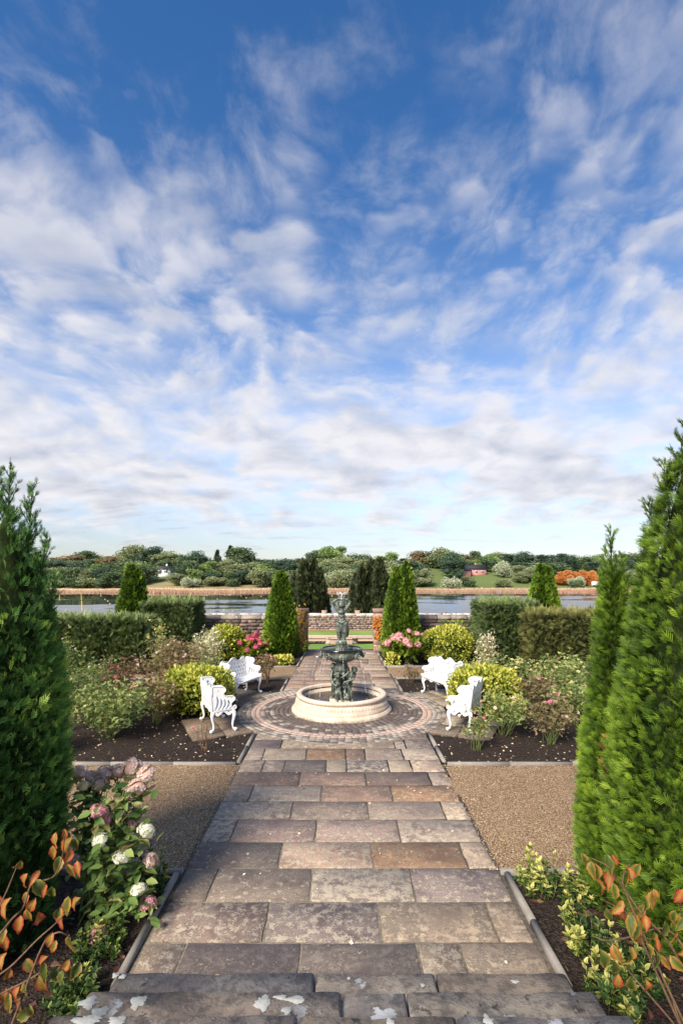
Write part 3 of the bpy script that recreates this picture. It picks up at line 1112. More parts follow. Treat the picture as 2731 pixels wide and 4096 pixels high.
# loose stones lying on the gravel and spilling to its edges
pg = rng(15)
OCT_V = np.array([(1, 0, 0), (0, 1, 0), (-1, 0, 0), (0, -1, 0), (0, 0, .6), (0, 0, -.6)])
OCT_F = [(0, 1, 4), (1, 2, 4), (2, 3, 4), (3, 0, 4), (1, 0, 5), (2, 1, 5), (3, 2, 5), (0, 3, 5)]
for sd in (-1, 1):
    k = 4000
    gx = np.where(pg.random(k) < .12, 1.36 + np.abs(pg.normal(size=k)) * .12, pg.uniform(1.4, 4.6, k)) * sd
    gy = 4.72 + 2.54 * np.where(pg.random(k) < .2, np.round(pg.random(k)) + pg.normal(size=k) * .03, pg.random(k)).clip(0, 1)
    rt = basis(pg.normal(size=(k, 3)) * (1, 1, .3), np.array([[0, 0, 1.0]]) + pg.normal(size=(k, 3)) * .3)
    stuff(MB().inst(OCT_V, OCT_F, np.c_[gx, gy, np.full(k, -.002)], rt, np.c_[pg.uniform(.004, .011, k), pg.uniform(.006, .013, k), pg.uniform(.004, .009, k)], np.clip(pg.beta(1.3, 1.5, k), 0, 1)).build('loose_gravel', M['pebble']))

# flagged pads under the benches
PADC = [(.27, .215, .155), (.24, .20, .16), (.21, .165, .125), (.30, .245, .18)]
for sx in (-1, 1):
    for sy in (-1, 1):
        u = np.array([sx * .902, sy * .431])
        tt = np.array([-u[1], u[0]])
        pad = structure(link('bench_pad', None, None, (FX, FY, 0)))
        cells = [(1.86, 2.44, -.62, -.1), (1.86, 2.44, -.1, .62), (2.44, 2.99, -.62, .2), (2.44, 2.99, .2, .62)]
        for (a, b, c, d) in cells:
            P4 = rough_poly(a + .008, b - .008, c + .008, d - .008, pr, .005, 3)
            w2 = P4[:, :1] * u + P4[:, 1:] * tt
            if np.cross(w2[1] - w2[0], w2[5] - w2[1]) < 0:
                w2 = w2[::-1]
            cc = w2.mean(0)
            o = MB().prism(w2 - cc, -.06, 0, .004, .003).build('flagstone', M['slab'], pad, loc=(cc[0], cc[1], .004 + pr.normal() * .001))
            jj = 1 + pr.normal() * .1
            o.color = (*[q * jj for q in PADC[pr.integers(4)]], 1)

tag(MB().lathe([(0, .0), (.15, .0), (.155, -.006), (.155, -.02)], 28, c=(0, 0, 0)).build('drain_cover', mat('galvanised_steel', lambda t: bsdf(t, (.55, .57, .6), .3, .5, .9)), loc=(-.76, 16.75, .009)),
    'round shiny metal drain cover in the path near the gate', 'drain cover')

# ------------------------------------------------------------------ walls and gate piers
WT = [(.20, .155, .13), (.26, .195, .165), (.15, .12, .11), (.30, .22, .18), (.23, .19, .17)]


def wall(name, label, x0, x1, yf, th, z0, z1, sx0, sx1, cop=.16, course=.125, slen=.30, bright=1.0, seed=1, cap_col=(.36, .33, .29)):
    r = rng(seed)
    root = thing(name, label, 'wall', ((x0 + x1) / 2, yf + th / 2, z0))
    ox, oy = (x0 + x1) / 2, yf + th / 2
    MB().box((x0 - ox, -th / 2 + .02, 0), (x1 - ox, th / 2, z1 - z0 - cop)).build('core', M['mortar'], root)
    nc = int(round((z1 - z0 - cop) / course))
    ch = (z1 - z0 - cop) / nc
    for c in range(nc):
        x = sx0 - r.uniform(0, slen)
        while x < sx1:
            L = slen * r.uniform(.5, 1.7)
            a, b = max(x, x0) + .008, min(x + L, x1) - .008
            x += L
            if b - a < .05:
                continue
            w2, h2 = (b - a) / 2, ch / 2 - .007
            ring = np.array([(-w2, -h2), (0, -h2), (w2, -h2), (w2, h2), (0, h2), (-w2, h2)]) + r.normal(size=(6, 2)) * .006
            dp = .012 + r.uniform(0, .016)
            vv = [(p[0], .03, p[1]) for p in ring] + [(p[0] - np.sign(p[0]) * .008, -dp, p[1] - np.sign(p[1]) * .007) for p in ring]
            fs = [(i, (i + 1) % 6, 6 + (i + 1) % 6, 6 + i) for i in range(6)] + [(6, 7, 8, 9, 10, 11)]
            o = MB().add(vv, fs).build('stone', M['rubble'], root, loc=((a + b) / 2 - ox, -th / 2, (c + .5) * ch))
            j = bright * (1 + r.normal() * .18)
            o.color = (*[q * j for q in WT[r.integers(5)]], 1)
    x = x0
    hw = th / 2 + .035
    while x < x1 - .02:
        L = r.uniform(.45, .8)
        if x + L > x1 - .3:
            L = x1 - x
        l = L - .012
        prof = [(-hw, 0), (-hw, cop * .45), (-hw * .6, cop * .86), (0, cop), (hw * .6, cop * .86), (hw, cop * .45), (hw, 0)]
        k = len(prof)
        vv = [(e, q[0], q[1] + r.normal() * .004) for e in (-l / 2, l / 2) for q in prof]
        fs = [(j, (j + 1) % k, k + (j + 1) % k, k + j) for j in range(k)] + [tuple(range(k - 1, -1, -1)), tuple(range(k, 2 * k))]
        o = MB().add(vv, fs).build('coping_stone', M['rubble'], root, loc=(x + L / 2 - ox, 0, z1 - z0 - cop + .002))
        j = bright * (1 + r.normal() * .12)
        o.color = (*[q * j for q in cap_col], 1)
        x += L
    return root


wall('garden_wall', 'lichen-spotted rubble wall left of the gate, behind the hydrangea bed', -9.5, -1.62, 17.82, .42, -.12, 1.25, -6.2, -1.62, seed=3, bright=.9)
wall('garden_wall', 'dark rubble wall with lichened coping right of the gate', 1.56, 9.5, 17.82, .42, -.12, 1.25, 1.56, 6.0, seed=4, bright=.72)
wall('rubble_wall', 'low pinkish rubble wall beyond the lawn, seen through the gate', -8, 8, 29.1, .42, -.56, .40, -2.1, 2.1, cop=.13, course=.105, slen=.26, seed=5, bright=1.35, cap_col=(.50, .44, .38))
for px_, nm in ((1297, 'left'), (1429.5, 'right')):
    X = (px_ - CX) * 29.3 / F
    mbk = MB().prism([(-.14, -.16), (.14, -.16), (.14, .16), (-.14, .16)], 0, .20, .006)
    mbk.prism([(-.155, -.175), (.155, -.175), (.155, .175), (-.155, .175)], .201, .225, .006)
    o = tag(mbk.build('coping_block', M['pink'], loc=(X, 29.31, .335)), 'small pink stone block on the far wall, %s of the pair' % nm, 'stone block', 'blocks on the far wall')
    o.color = (.46, .30, .235, 1)


def pier(x0, x1, label, tone, seed):
    r = rng(seed)
    w = x1 - x0
    root = thing('gate_pier', label, 'gate pier', ((x0 + x1) / 2, 18.02, -.12))
    MB().box((-w / 2 + .03, -.19, 0), (w / 2 - .03, .19, 1.5)).build('core', M['mortar'], root)
    z, hs = 0.0, [.34, .22, .30, .26, .31, .14]
    for i, h in enumerate(hs):
        e = w / 2 + (.0 if i < 5 else .02)
        poly = rough_poly(-e, e, -.225 - (.0 if i < 5 else .02), .225, r, .005, 2)
        o = MB().prism(poly, 0, h - .004, .006, .005).build('quoin_stone' if i < 5 else 'cap_stone', M['rubble'], root, loc=(0, 0, z + .005))
        jj = 1 + r.normal() * .12
        o.color = (*[q * jj for q in tone], 1)
        z += h + .002
    return root


pier(-1.62, -1.175, 'pinkish stone gate pier at the left of the gateway', (.31, .215, .175), 7)
pier(1.115, 1.56, 'lichen-blotched stone gate pier at the right of the gateway', (.36, .25, .19), 8)

# raised pool on the lawn with a bay in the middle
pool = thing('raised_pool', 'long low pink stone pool wall on the lawn beyond the gate', 'pool', (0, 23.1, -.5))
front = [(-7, 23.25), (-.72, 23.25), (-.52, 22.98), (.5, 22.98), (.70, 23.25), (7, 23.25)]


def ribbon(mb, line, prof):
    """profile (out, z) swept along a line; out points towards the camera"""
    line = np.array(line)
    k = len(prof)
    d = unit(np.gradient(line, axis=0))
    n = np.c_[d[:, 1], -d[:, 0]]
    vv = np.array([[(p[0] + n_[0] * o - 0, p[1] + n_[1] * o - 23.1, z) for (o, z) in prof] for p, n_ in zip(line, n)])
    fs = [(i * k + j, (i + 1) * k + j, (i + 1) * k + (j + 1) % k, i * k + (j + 1) % k) for i in range(len(line) - 1) for j in range(k)]
    mb.add(vv.reshape(-1, 3), [f_[::-1] for f_ in fs])


for i in range(len(front) - 1):
    a, b = np.array(front[i]), np.array(front[i + 1])
    n = max(1, int(np.linalg.norm(b - a) / .85))
    for q in range(n):
        seg = [a + (b - a) * (q / n), a + (b - a) * ((q + 1) / n - .012 / max(.2, np.linalg.norm(b - a)))]
        for nm, pf, tn in (('coping_stone', [(-.16, .235), (-.16, .285), (.03, .285), (.05, .27), (.05, .25), (.025, .235)], (.45, .325, .26)),
                           ('plinth_stone', [(-.12, 0), (-.12, .234), (.0, .234), (.0, .09), (.035, .075), (.04, 0)], (.40, .285, .225))):
            mb = MB()
            ribbon(mb, seg, pf)
            o = mb.build(nm, M['pink'], pool)
            jj = 1 + pr.normal() * .08
            o.color = (*[t_ * jj for t_ in tn], 1)
for zz, nm in (((.0, .28), 'pool_wall'),):
    MB().box((-7, 1.0, zz[0]), (7, 1.18, zz[1])).build(nm, M['pink'], pool).color = (.40, .29, .23, 1)
MB().box((-7, .1, .0), (7, .99, .12)).build('water', M['pool'], pool)
# ------------------------------------------------------------------ fountain
def evaluated(o, smooth=True):
    dg = bpy.context.evaluated_depsgraph_get()
    me = bpy.data.meshes.new_from_object(o.evaluated_get(dg))
    if smooth:
        me.polygons.foreach_set('use_smooth', np.ones(len(me.polygons), bool))
    old = o.data
    bpy.data.objects.remove(o)
    (bpy.data.curves if isinstance(old, bpy.types.Curve) else bpy.data.meshes).remove(old)
    return me


def cap(p0, r0, p1, r1):
    return ('c', np.array(p0, float), r0, np.array(p1, float), r1)


def ell(c, r):
    return ('e', np.array(c, float), np.array(r, float))


def limb(pts, rad):
    return [cap(pts[i], rad[i], pts[i + 1], rad[i + 1]) for i in range(len(pts) - 1)]


def sculpt(name, shapes, voxel, smooth, m, parent, fold=None, loc=None):
    """one continuous surface grown over capsules and ellipsoids"""
    mb = MB()
    for s_ in shapes:
        if s_[0] == 'c':
            _, a, ra, b, rb = s_
            L = np.linalg.norm(b - a)
            n = max(2, int(L / (min(ra, rb) * .35)) + 1)
            for q in np.linspace(0, 1, n):
                mb.ico(a + (b - a) * q, ra + (rb - ra) * q, 2)
        else:
            mb.ico(s_[1], 1.0, 2, scale=s_[2])
    o = mb.build(name, m)
    md = o.modifiers.new('r', 'REMESH')
    md.mode = 'VOXEL'
    md.voxel_size = voxel
    if smooth:
        ms = o.modifiers.new('s', 'SMOOTH')
        ms.iterations = smooth
        ms.factor = .5
    me = evaluated(o)
    if fold is not None:
        v = np.empty(len(me.vertices) * 3, np.float32)
        me.vertices.foreach_get('co', v)
        nrm = np.empty(len(me.vertices) * 3, np.float32)
        me.vertices.foreach_get('normal', nrm)
        v, nrm = v.reshape(-1, 3).astype(float), nrm.reshape(-1, 3).astype(float)
        v += nrm * fold(v)[:, None]
        me.vertices.foreach_set('co', v.astype(np.float32).ravel())
        me.update()
    if not me.materials:
        me.materials.append(m)
    return link(name, me, parent, loc)


fnt = thing('fountain', 'tiered fountain with bronze figures and bowl rising from a round pale stone basin', 'fountain', (FX, FY, 0))
RIM = [(.785, .30), (.785, .342), (.80, .357), (.865, .358), (.885, .345), (.893, .322), (.885, .298), (.868, .284), (.862, .268), (.80, .268)]
BODY = [(.785, .09), (.785, .269), (.862, .266), (.868, .250), (.895, .238), (.905, .222), (.912, .165), (.925, .150), (.935, .115), (.93, .092)]
BASE = [(.785, .012), (.785, .094), (.945, .094), (.962, .086), (.968, .072), (.975, .066), (.988, .058), (.99, .012)]
for nm, prof, n, off in (('rim_stone', RIM, 8, .12), ('wall_stone', BODY, 8, .33), ('base_stone', BASE, 8, .02)):
    for k in range(n):
        a0 = off + k * 2 * PI / n
        MB().lathe(prof[::-1], 14, a0 + .0025, a0 + 2 * PI / n - .0025).build(nm, M['basin'], fnt, smooth=False)
em = MB().ico((0, 0, 0), .022, 2, scale=(.75, .5, 1.15))
em.tube([(math.sin(q) * .024, .004, -.002 + math.cos(q) * .031) for q in np.linspace(-2.3, 2.3, 12)], .0045, 5)
em = em.mesh('egg_moulding', M['basin'], True)
for k in range(88):
    a = k * 2 * PI / 88
    link('egg_moulding', em, fnt, (.904 * math.cos(a), .904 * math.sin(a), .205), a + PI / 2)
rr, aa = np.meshgrid(np.linspace(.02, .79, 26), np.linspace(0, 2 * PI, 72, endpoint=False))
wz = .20 + .004 * np.sin(rr * 60) * np.exp(-rr * 2) + .002 * np.sin(aa * 7 + rr * 40)
wv = np.stack([rr * np.cos(aa), rr * np.sin(aa), wz], -1).reshape(-1, 3)
wf = [(i * 26 + j, ((i + 1) % 72) * 26 + j, ((i + 1) % 72) * 26 + j + 1, i * 26 + j + 1) for i in range(72) for j in range(25)]
MB().add(wv, [q[::-1] for q in wf]).build('water', M['pool'], fnt, smooth=True)
MB().lathe([(0, .02), (.79, .02)], 40).build('basin_floor', M['basin'], fnt)
MB().prism([(-.235, -.19), (.16, -.19), (.16, .2), (-.235, .2)], .02, .215, .01).build('plinth', M['basin'], fnt)


def folds(v):
    a = np.arctan2(v[:, 1], v[:, 0])
    k = np.clip((v[:, 2] - .24) / .08, 0, 1) * np.clip((.95 - v[:, 2]) / .1, 0, 1)
    return k * (.007 * np.sin(a * 9 + v[:, 2] * 16 + 2 * np.sin(v[:, 2] * 13)) + .005 * np.sin(v[:, 2] * 55 + a * 4 + 1.5 * np.sin(a * 2)))


sculpt('draped_stem', limb([(0, .03, .2), (0, .03, .5), (.0, .02, .74), (0, 0, .86), (0, 0, .97)], [.15, .115, .15, .135, .105]) +
       [ell((.10, -.10, .27), (.10, .08, .09)), ell((.13, -.05, .33), (.07, .07, .08)), ell((-.10, -.02, .80), (.07, .08, .1)), ell((.1, .0, .80), (.06, .09, .09)),
        cap((.06, -.09, .25), .035, (.10, -.07, .55), .025)], .012, 3, M['bronze'], fnt, folds)


def child(name, head, neck, hip, feet, knees, elbows, hands, face, scale=1.0):
    h, n, p = np.array(head, float), np.array(neck, float), np.array(hip, float)
    fd = unit(np.array(face, float))
    sd = unit(np.cross(fd, (0, 0, 1)))
    sh = [n - sd * .062 + (0, 0, -.012), n + sd * .062 + (0, 0, -.012)]
    hp = [p - sd * .032, p + sd * .032]
    S_ = limb([n, n * .55 + p * .45, p], [.046, .054, .052]) + [cap(n, .026, h, .028)]
    S_ += [ell(n * .45 + p * .55 + fd * .018, (.05, .05, .055))]                       # round belly
    S_ += [ell(h, (.058, .062, .064)), ell(h + fd * .02 - (0, 0, .028), (.04, .04, .034))]
    S_ += [ell(h + fd * .064 - (0, 0, .010), (.010, .012, .012)), ell(h + fd * .052 - (0, 0, .036), (.017, .012, .008))]
    for s_ in (-1, 1):
        S_ += [ell(h + fd * .044 + sd * s_ * .026 - (0, 0, .02), (.017, .014, .015)), ell(h + sd * s_ * .060 - (0, 0, .01), (.010, .012, .017))]
    r = rng(int(abs(h[0]) * 1000))
    for q in range(26):                                                                # curly hair
        a = unit(r.normal(size=3))
        if a[2] < -.2 or (a @ fd > .45 and a[2] < .55):
            continue
        S_.append(ell(h + a * .056, (.02, .02, .018)))
    for i in (0, 1):
        S_ += limb([sh[i], elbows[i], hands[i]], [.031, .025, .018])
        e, hd = np.array(elbows[i], float), np.array(hands[i], float)
        S_.append(ell(hd, (.021, .021, .021)))
        ax = unit(hd - e)
        side = unit(np.cross(ax, (0.2, .9, .3)))
        for q in range(4):                                                              # fingers
            S_.append(cap(hd + side * (q - 1.5) * .010, .0075, hd + side * (q - 1.5) * .011 + ax * (.034 - .004 * abs(q - 1.3)), .006))
        S_.append(cap(hd, .008, hd + side * .026 + ax * .012, .0065))
        S_ += limb([hp[i], knees[i], feet[i]], [.044, .034, .022])
        kn = np.array(knees[i], float)
        ft = np.array(feet[i], float)
        S_.append(ell(kn * .45 + ft * .55 - fd * .010, (.028, .028, .05)))              # calf
        S_.append(cap(ft - (0, 0, .012), .022, ft + fd * .055 - (0, 0, .018), .017))
    return sculpt(name, S_, .0075, 2, M['bronze'], fnt)


child('boy_figure', (-.085, -.185, .725), (-.075, -.165, .645), (-.07, -.15, .475), [(-.10, -.17, .245), (.005, -.18, .245)], [(-.10, -.19, .36), (-.02, -.185, .365)],
      [(-.19, -.165, .575), (.03, -.16, .68)], [(-.115, -.215, .525), (.13, -.14, .76)], (.35, -1, 0))
child('boy_figure', (.255, -.10, .815), (.205, -.10, .735), (.15, -.07, .53), [(.165, -.06, .245), (.20, -.12, .245)], [(.15, -.07, .385), (.185, -.13, .39)],
      [(.225, -.18, .64), (.14, -.02, .80)], [(.085, -.20, .595), (.10, -.05, .86)], (.2, -1, -.1))
child('boy_figure', (-.165, .05, .86), (-.165, .06, .775), (-.15, .05, .56), [(-.17, .03, .245), (-.13, .12, .245)], [(-.175, .02, .40), (-.15, .10, .40)],
      [(-.205, -.05, .66), (-.10, .16, .80)], [(-.175, -.11, .56), (-.04, .15, .86)], (-1, .3, 0))

bowl = MB().lathe([(.105, .94), (.135, .948), (.125, .962), (.20, .975), (.30, 1.02), (.368, 1.09), (.388, 1.15), (.385, 1.18), (.40, 1.195), (.39, 1.205),
                   (.365, 1.20), (.34, 1.13), (.24, 1.09), (.0, 1.08)], 64).build('bowl', M['bronze'], fnt, smooth=True)
MB().lathe([(.40 + .024 * math.cos(q), 1.213 + .020 * math.sin(q)) for q in np.linspace(0, 2 * PI, 13)], 64).build('bowl_rim', M['dark_rim'], fnt, smooth=True)
MB().lathe([(0, 1.165), (.355, 1.165)], 40).build('bowl_water', M['pool'], fnt)
mask = sculpt('lion_mask', [ell((0, 0, 0), (.045, .035, .05)), ell((0, -.04, -.022), (.026, .026, .022)), ell((0, -.058, -.012), (.012, .012, .010)),
                            ell((-.02, -.032, .018), (.017, .014, .011)), ell((.02, -.032, .018), (.017, .014, .011)), ell((0, -.03, -.05), (.016, .018, .022))] +
              [ell((.052 * math.cos(q), -.005, .052 * math.sin(q) + .005), (.021, .018, .021)) for q in np.linspace(-.6, PI + .6, 9)], .006, 2, M['bronze'], fnt)
for k in range(8):
    a = -PI / 2 + .07 + k * PI / 4
    o = mask if k == 0 else link('lion_mask', mask.data, fnt)
    o.location = (.402 * math.cos(a), .402 * math.sin(a), 1.095)
    o.rotation_euler = (0, 0, a + PI / 2)
    sw = [((.386 - .05 * q * (1 - q) * 4) * math.cos(a + .13 + q * .525), (.386 - .05 * q * (1 - q) * 4) * math.sin(a + .13 + q * .525), 1.125 - .05 * math.sin(q * PI)) for q in np.linspace(0, 1, 10)]
    MB().tube(sw, [.010, .013, .016, .018, .019, .019, .018, .016, .013, .010], 6).build('swag', M['bronze'], fnt, smooth=True)
    jet = MB()
    rj = rng(90 + k)
    for q in np.arange(0, 1, .022):
        if rj.random() < .22 + .35 * q:
            continue
        pts = [((.45 + .20 * u) * math.cos(a), (.45 + .20 * u) * math.sin(a), 1.055 - .05 * u - .80 * u * u) for u in (q, q + .011, q + .021)]
        jet.tube(pts, [.003, .0044, .002], 4)
    for q in range(5):
        jet.ico(((.65 + rj.normal() * .015) * math.cos(a), (.65 + rj.normal() * .015) * math.sin(a) + rj.normal() * .015, .205 + abs(rj.normal()) * .012), .004, 1)
    stuff(jet.build('water_jet', M['jet'], fnt))

col = MB()
ang = np.linspace(0, 2 * PI, 128, endpoint=False)
fl = np.abs(np.cos(ang * 8)) ** .6
prof = [(.118, 1.15, 0), (.120, 1.19, 0), (.116, 1.20, 1), (.112, 1.30, 1), (.110, 1.318, 0), (.118, 1.325, 0), (.104, 1.345, 0), (.104, 1.372, 0), (.092, 1.386, 0), (.0, 1.388, 0)]
vv = np.array([[((r_ - (.017 * (1 - q) if fl_ else 0)) * math.cos(a), (r_ - (.017 * (1 - q) if fl_ else 0)) * math.sin(a), z) for (r_, z, fl_) in prof] for a, q in zip(ang, fl)])
k_ = len(prof)
col.add(vv.reshape(-1, 3), [(i * k_ + j, ((i + 1) % 128) * k_ + j, ((i + 1) % 128) * k_ + j + 1, i * k_ + j + 1) for i in range(128) for j in range(k_ - 1)])
col.build('fluted_collar', M['bronze'], fnt)

FGS = [ell((0, 0, 1.76), (.088, .075, .075)), ell((.005, .0, 1.85), (.068, .058, .08)), ell((0, -.008, 1.945), (.078, .06, .06)),
       cap((0, 0, 1.98), .036, (0, -.005, 2.04), .03), ell((0, -.015, 2.095), (.056, .06, .068)), ell((0, -.045, 2.065), (.036, .032, .03)),
       ell((0, -.083, 2.088), (.010, .013, .015)), ell((0, -.072, 2.060), (.017, .010, .007)), ell((-.025, -.064, 2.078), (.016, .013, .015)), ell((.025, -.064, 2.078), (.016, .013, .015)),
       ell((0, .0, 2.155), (.058, .055, .018))]
for s_ in (-1, 1):
    FGS += limb([(s_ * .07, 0, 1.985), (s_ * .118, -.01, 2.06), (s_ * .158, -.012, 2.135)], [.036, .031, .027])
    FGS += limb([(s_ * .158, -.012, 2.135), (s_ * .105, -.02, 2.185), (s_ * .055, -.022, 2.205)], [.026, .024, .018])
    FGS += [cap((s_ * .055, -.022, 2.205), .018, (s_ * .03, -.02, 2.212), .014)]
    FGS += [cap((s_ * .05, -.022 + q * .012, 2.208), .007, (s_ * .018, -.022 + q * .013, 2.222 - abs(q) * .003), .006) for q in (-1.5, -.5, .5, 1.5)]
    for q in range(7):                                                     # long hair at both sides of the face
        FGS.append(ell((s_ * (.055 + .008 * math.sin(q * 2)), .0, 2.125 - q * .02), (.019, .028, .015)))
FGS += limb([(-.035, -.005, 1.72), (-.045, -.03, 1.57), (-.04, .0, 1.43)], [.062, .048, .036])
FGS += limb([(.04, .005, 1.72), (.045, -.005, 1.57), (.04, .015, 1.43)], [.066, .056, .044])
FGS += limb([(.085, .02, 1.74), (.10, .03, 1.60), (.095, .035, 1.46)], [.03, .034, .022])
for x_, y_ in ((-.04, -.005), (.032, .005)):
    FGS += [cap((x_, y_, 1.47), .024, (x_, y_, 1.405), .019), cap((x_, y_, 1.400), .018, (x_ * 1.15, y_ - .052, 1.396), .013)]


def dress(v):
    a = np.arctan2(v[:, 1], v[:, 0])
    k = np.clip((v[:, 2] - 1.44) / .05, 0, 1) * np.clip((1.93 - v[:, 2]) / .06, 0, 1)
    up = np.clip((v[:, 2] - 1.68) / .1, 0, 1)
    return k * (.0055 * (1 - up) * np.sin(a * 13 + v[:, 2] * 7) + .006 * up * np.sin(v[:, 2] * 95 - 55 * np.abs(v[:, 0]) + 1.0))


def fuller(q):
    k = lambda p: p * np.array([1.16, 1.16, 1.0]) if p[2] < 2.0 else p * np.array([1.08, 1.1, 1.0])
    if q[0] == 'c':
        return ('c', k(q[1]), q[2] * 1.12, k(q[3]), q[4] * 1.12)
    return ('e', k(q[1]), q[2] * (1.14, 1.14, 1.05))


FGS = [fuller(q) for q in FGS]
sculpt('statue_figure', FGS, .0075, 2, M['bronze'], fnt, dress)
spr = MB()
rj = rng(77)
for k in range(14):
    a = k * 2 * PI / 14
    for q in np.linspace(0, 1, 9):
        r_ = .045 + .045 * q ** 1.6
        z_ = 2.20 + .115 * q + (.012 * math.cos(a * 7) * q)
        if rj.random() < .82:
            spr.ico((r_ * math.cos(a), r_ * math.sin(a) - .005, z_), .0045 + .004 * (q > .85), 1)
for q in np.linspace(0, 2 * PI, 60, endpoint=False):
    r_ = .092 + .006 * math.cos(q * 7)
    spr.ico((r_ * math.cos(q), r_ * math.sin(q) - .005, 2.318 + .014 * math.cos(q * 7)), .0062, 1)
spr.tube([(0, -.005, 2.17), (0, -.005, 2.31)], .006, 5)
stuff(spr.build('water_spray', M['jet'], fnt, smooth=True))

# ------------------------------------------------------------------ white cast-iron benches
def plate(loops, th, bevel=.004, place=None):
    """flat casting from 2-D outlines (the first is the edge, the rest are holes)"""
    cu = bpy.data.curves.new('plate', 'CURVE')
    cu.dimensions = '2D'
    cu.fill_mode = 'BOTH'
    cu.extrude = th / 2 - bevel
    cu.bevel_depth = bevel
    cu.bevel_resolution = 1
    for lp in loops:
        sp = cu.splines.new('POLY')
        sp.points.add(len(lp) - 1)
        sp.points.foreach_set('co', np.c_[np.array(lp), np.zeros(len(lp)), np.ones(len(lp))].ravel())
        sp.use_cyclic_u = True
    o = bpy.data.objects.new('plate', cu)
    C.objects.link(o)
    me = evaluated(o, False)
    v = np.empty(len(me.vertices) * 3, np.float32)
    me.vertices.foreach_get('co', v)
    v = v.reshape(-1, 3)
    fs = [tuple(p.vertices) for p in me.polygons]
    bpy.data.meshes.remove(me)
    return (place(v) if place else v), fs


def smooth_loop(pts, n=6):
    """closed Catmull-Rom through points"""
    p = np.array(pts, float)
    out = []
    for i in range(len(p)):
        a, b, c, d = p[i - 1], p[i], p[(i + 1) % len(p)], p[(i + 2) % len(p)]
        for t_ in np.arange(n) / n:
            out.append(.5 * ((2 * b) + (c - a) * t_ + (2 * a - 5 * b + 4 * c - d) * t_ ** 2 + (3 * b - a - 3 * c + d) * t_ ** 3))
    return np.array(out)


def bench(label, c, face):
    rz = math.atan2(face[0], -face[1])
    return thing('garden_bench', label, 'bench', (c[0], c[1], .006), rz, 'white iron benches round the fountain')


BL, BD, BS, BH = .50, .21, .425, .93                     # half length, half depth, seat height, back height
parts = []
# seat
sp_ = [(-BL, -BD), (BL, -BD), (BL, BD), (-BL, BD)]
mb = MB()
mb.prism(sp_, BS - .018, BS + .012, .008)
mb.prism([(-BL + .03, -BD - .012), (BL - .03, -BD - .012), (BL - .03, -BD + .02), (-BL + .03, -BD + .02)], BS - .03, BS + .004, .006)
parts.append(('seat', mb, False))
# back: crest with three peaks, four rows of pierced lozenges
crest = [(-.50, .43), (.50, .43), (.505, .80), (.50, .86), (.46, .905), (.40, .92), (.335, .90), (.27, .855), (.21, .85), (.15, .875), (.08, .92), (0, .945),
         (-.08, .92), (-.15, .875), (-.21, .85), (-.27, .855), (-.335, .90), (-.40, .92), (-.46, .905), (-.50, .86), (-.505, .80)]
loops = [crest]
for r_ in range(4):
    z_ = .505 + r_ * .092
    for k in range(9 if r_ % 2 == 0 else 8):
        x_ = (-4 + k + (0 if r_ % 2 == 0 else .5)) * .102
        loops.append([(x_ - .026, z_ + .012), (x_ - .026, z_ - .016), (x_, z_ - .036), (x_ + .026, z_ - .016), (x_ + .026, z_ + .012), (x_ + .018, z_ + .03), (x_ - .018, z_ + .03)])
tilt = lambda v: np.c_[v[:, 0], BD - .01 + v[:, 2] + (v[:, 1] - BS) * .10, v[:, 1]]
v_, f_ = plate(loops, .022, .005, tilt)
mb = MB().add(v_, f_)
for side in (-1, 1):                                      # raised crest moulding
    mb.tube([(x, BD - .02 + (z - BS) * .10, z - .012) for x, z in crest[3:19]], .012, 6)
for k in range(3):
    x_ = (-.40, 0, .40)[k]
    mb.ico((x_, BD + .025, .885), .03, 2, scale=(1.2, .4, 1))
parts.append(('backrest', mb, False))
# side arms: stepped scroll outline with curved slots
arm = smooth_loop([(-.01, .43), (-.035, .46), (-.025, .495), (.012, .49), (.03, .475), (.06, .50), (.062, .55), (.03, .585), (.0, .61), (-.005, .65), (.03, .685), (.09, .69), (.16, .695),
                   (.205, .72), (.215, .755), (.185, .78), (.17, .815), (.185, .855), (.23, .885), (.30, .89), (.40, .895), (.425, .87), (.425, .65), (.425, .45), (.40, .43), (.2, .43)], 4)


def slot(x0, zb, zt, w=.014, cur=.035):
    n = 9
    t_ = np.linspace(0, 1, n)
    xc = x0 - cur * np.sin(t_ * PI * .9)
    z = zb + (zt - zb) * t_
    wd = w * (.45 + np.sin(t_ * PI) * .75)
    return [(x, q) for x, q in zip(xc + wd, z)] + [(x, q) for x, q in zip((xc - wd)[::-1], z[::-1])]


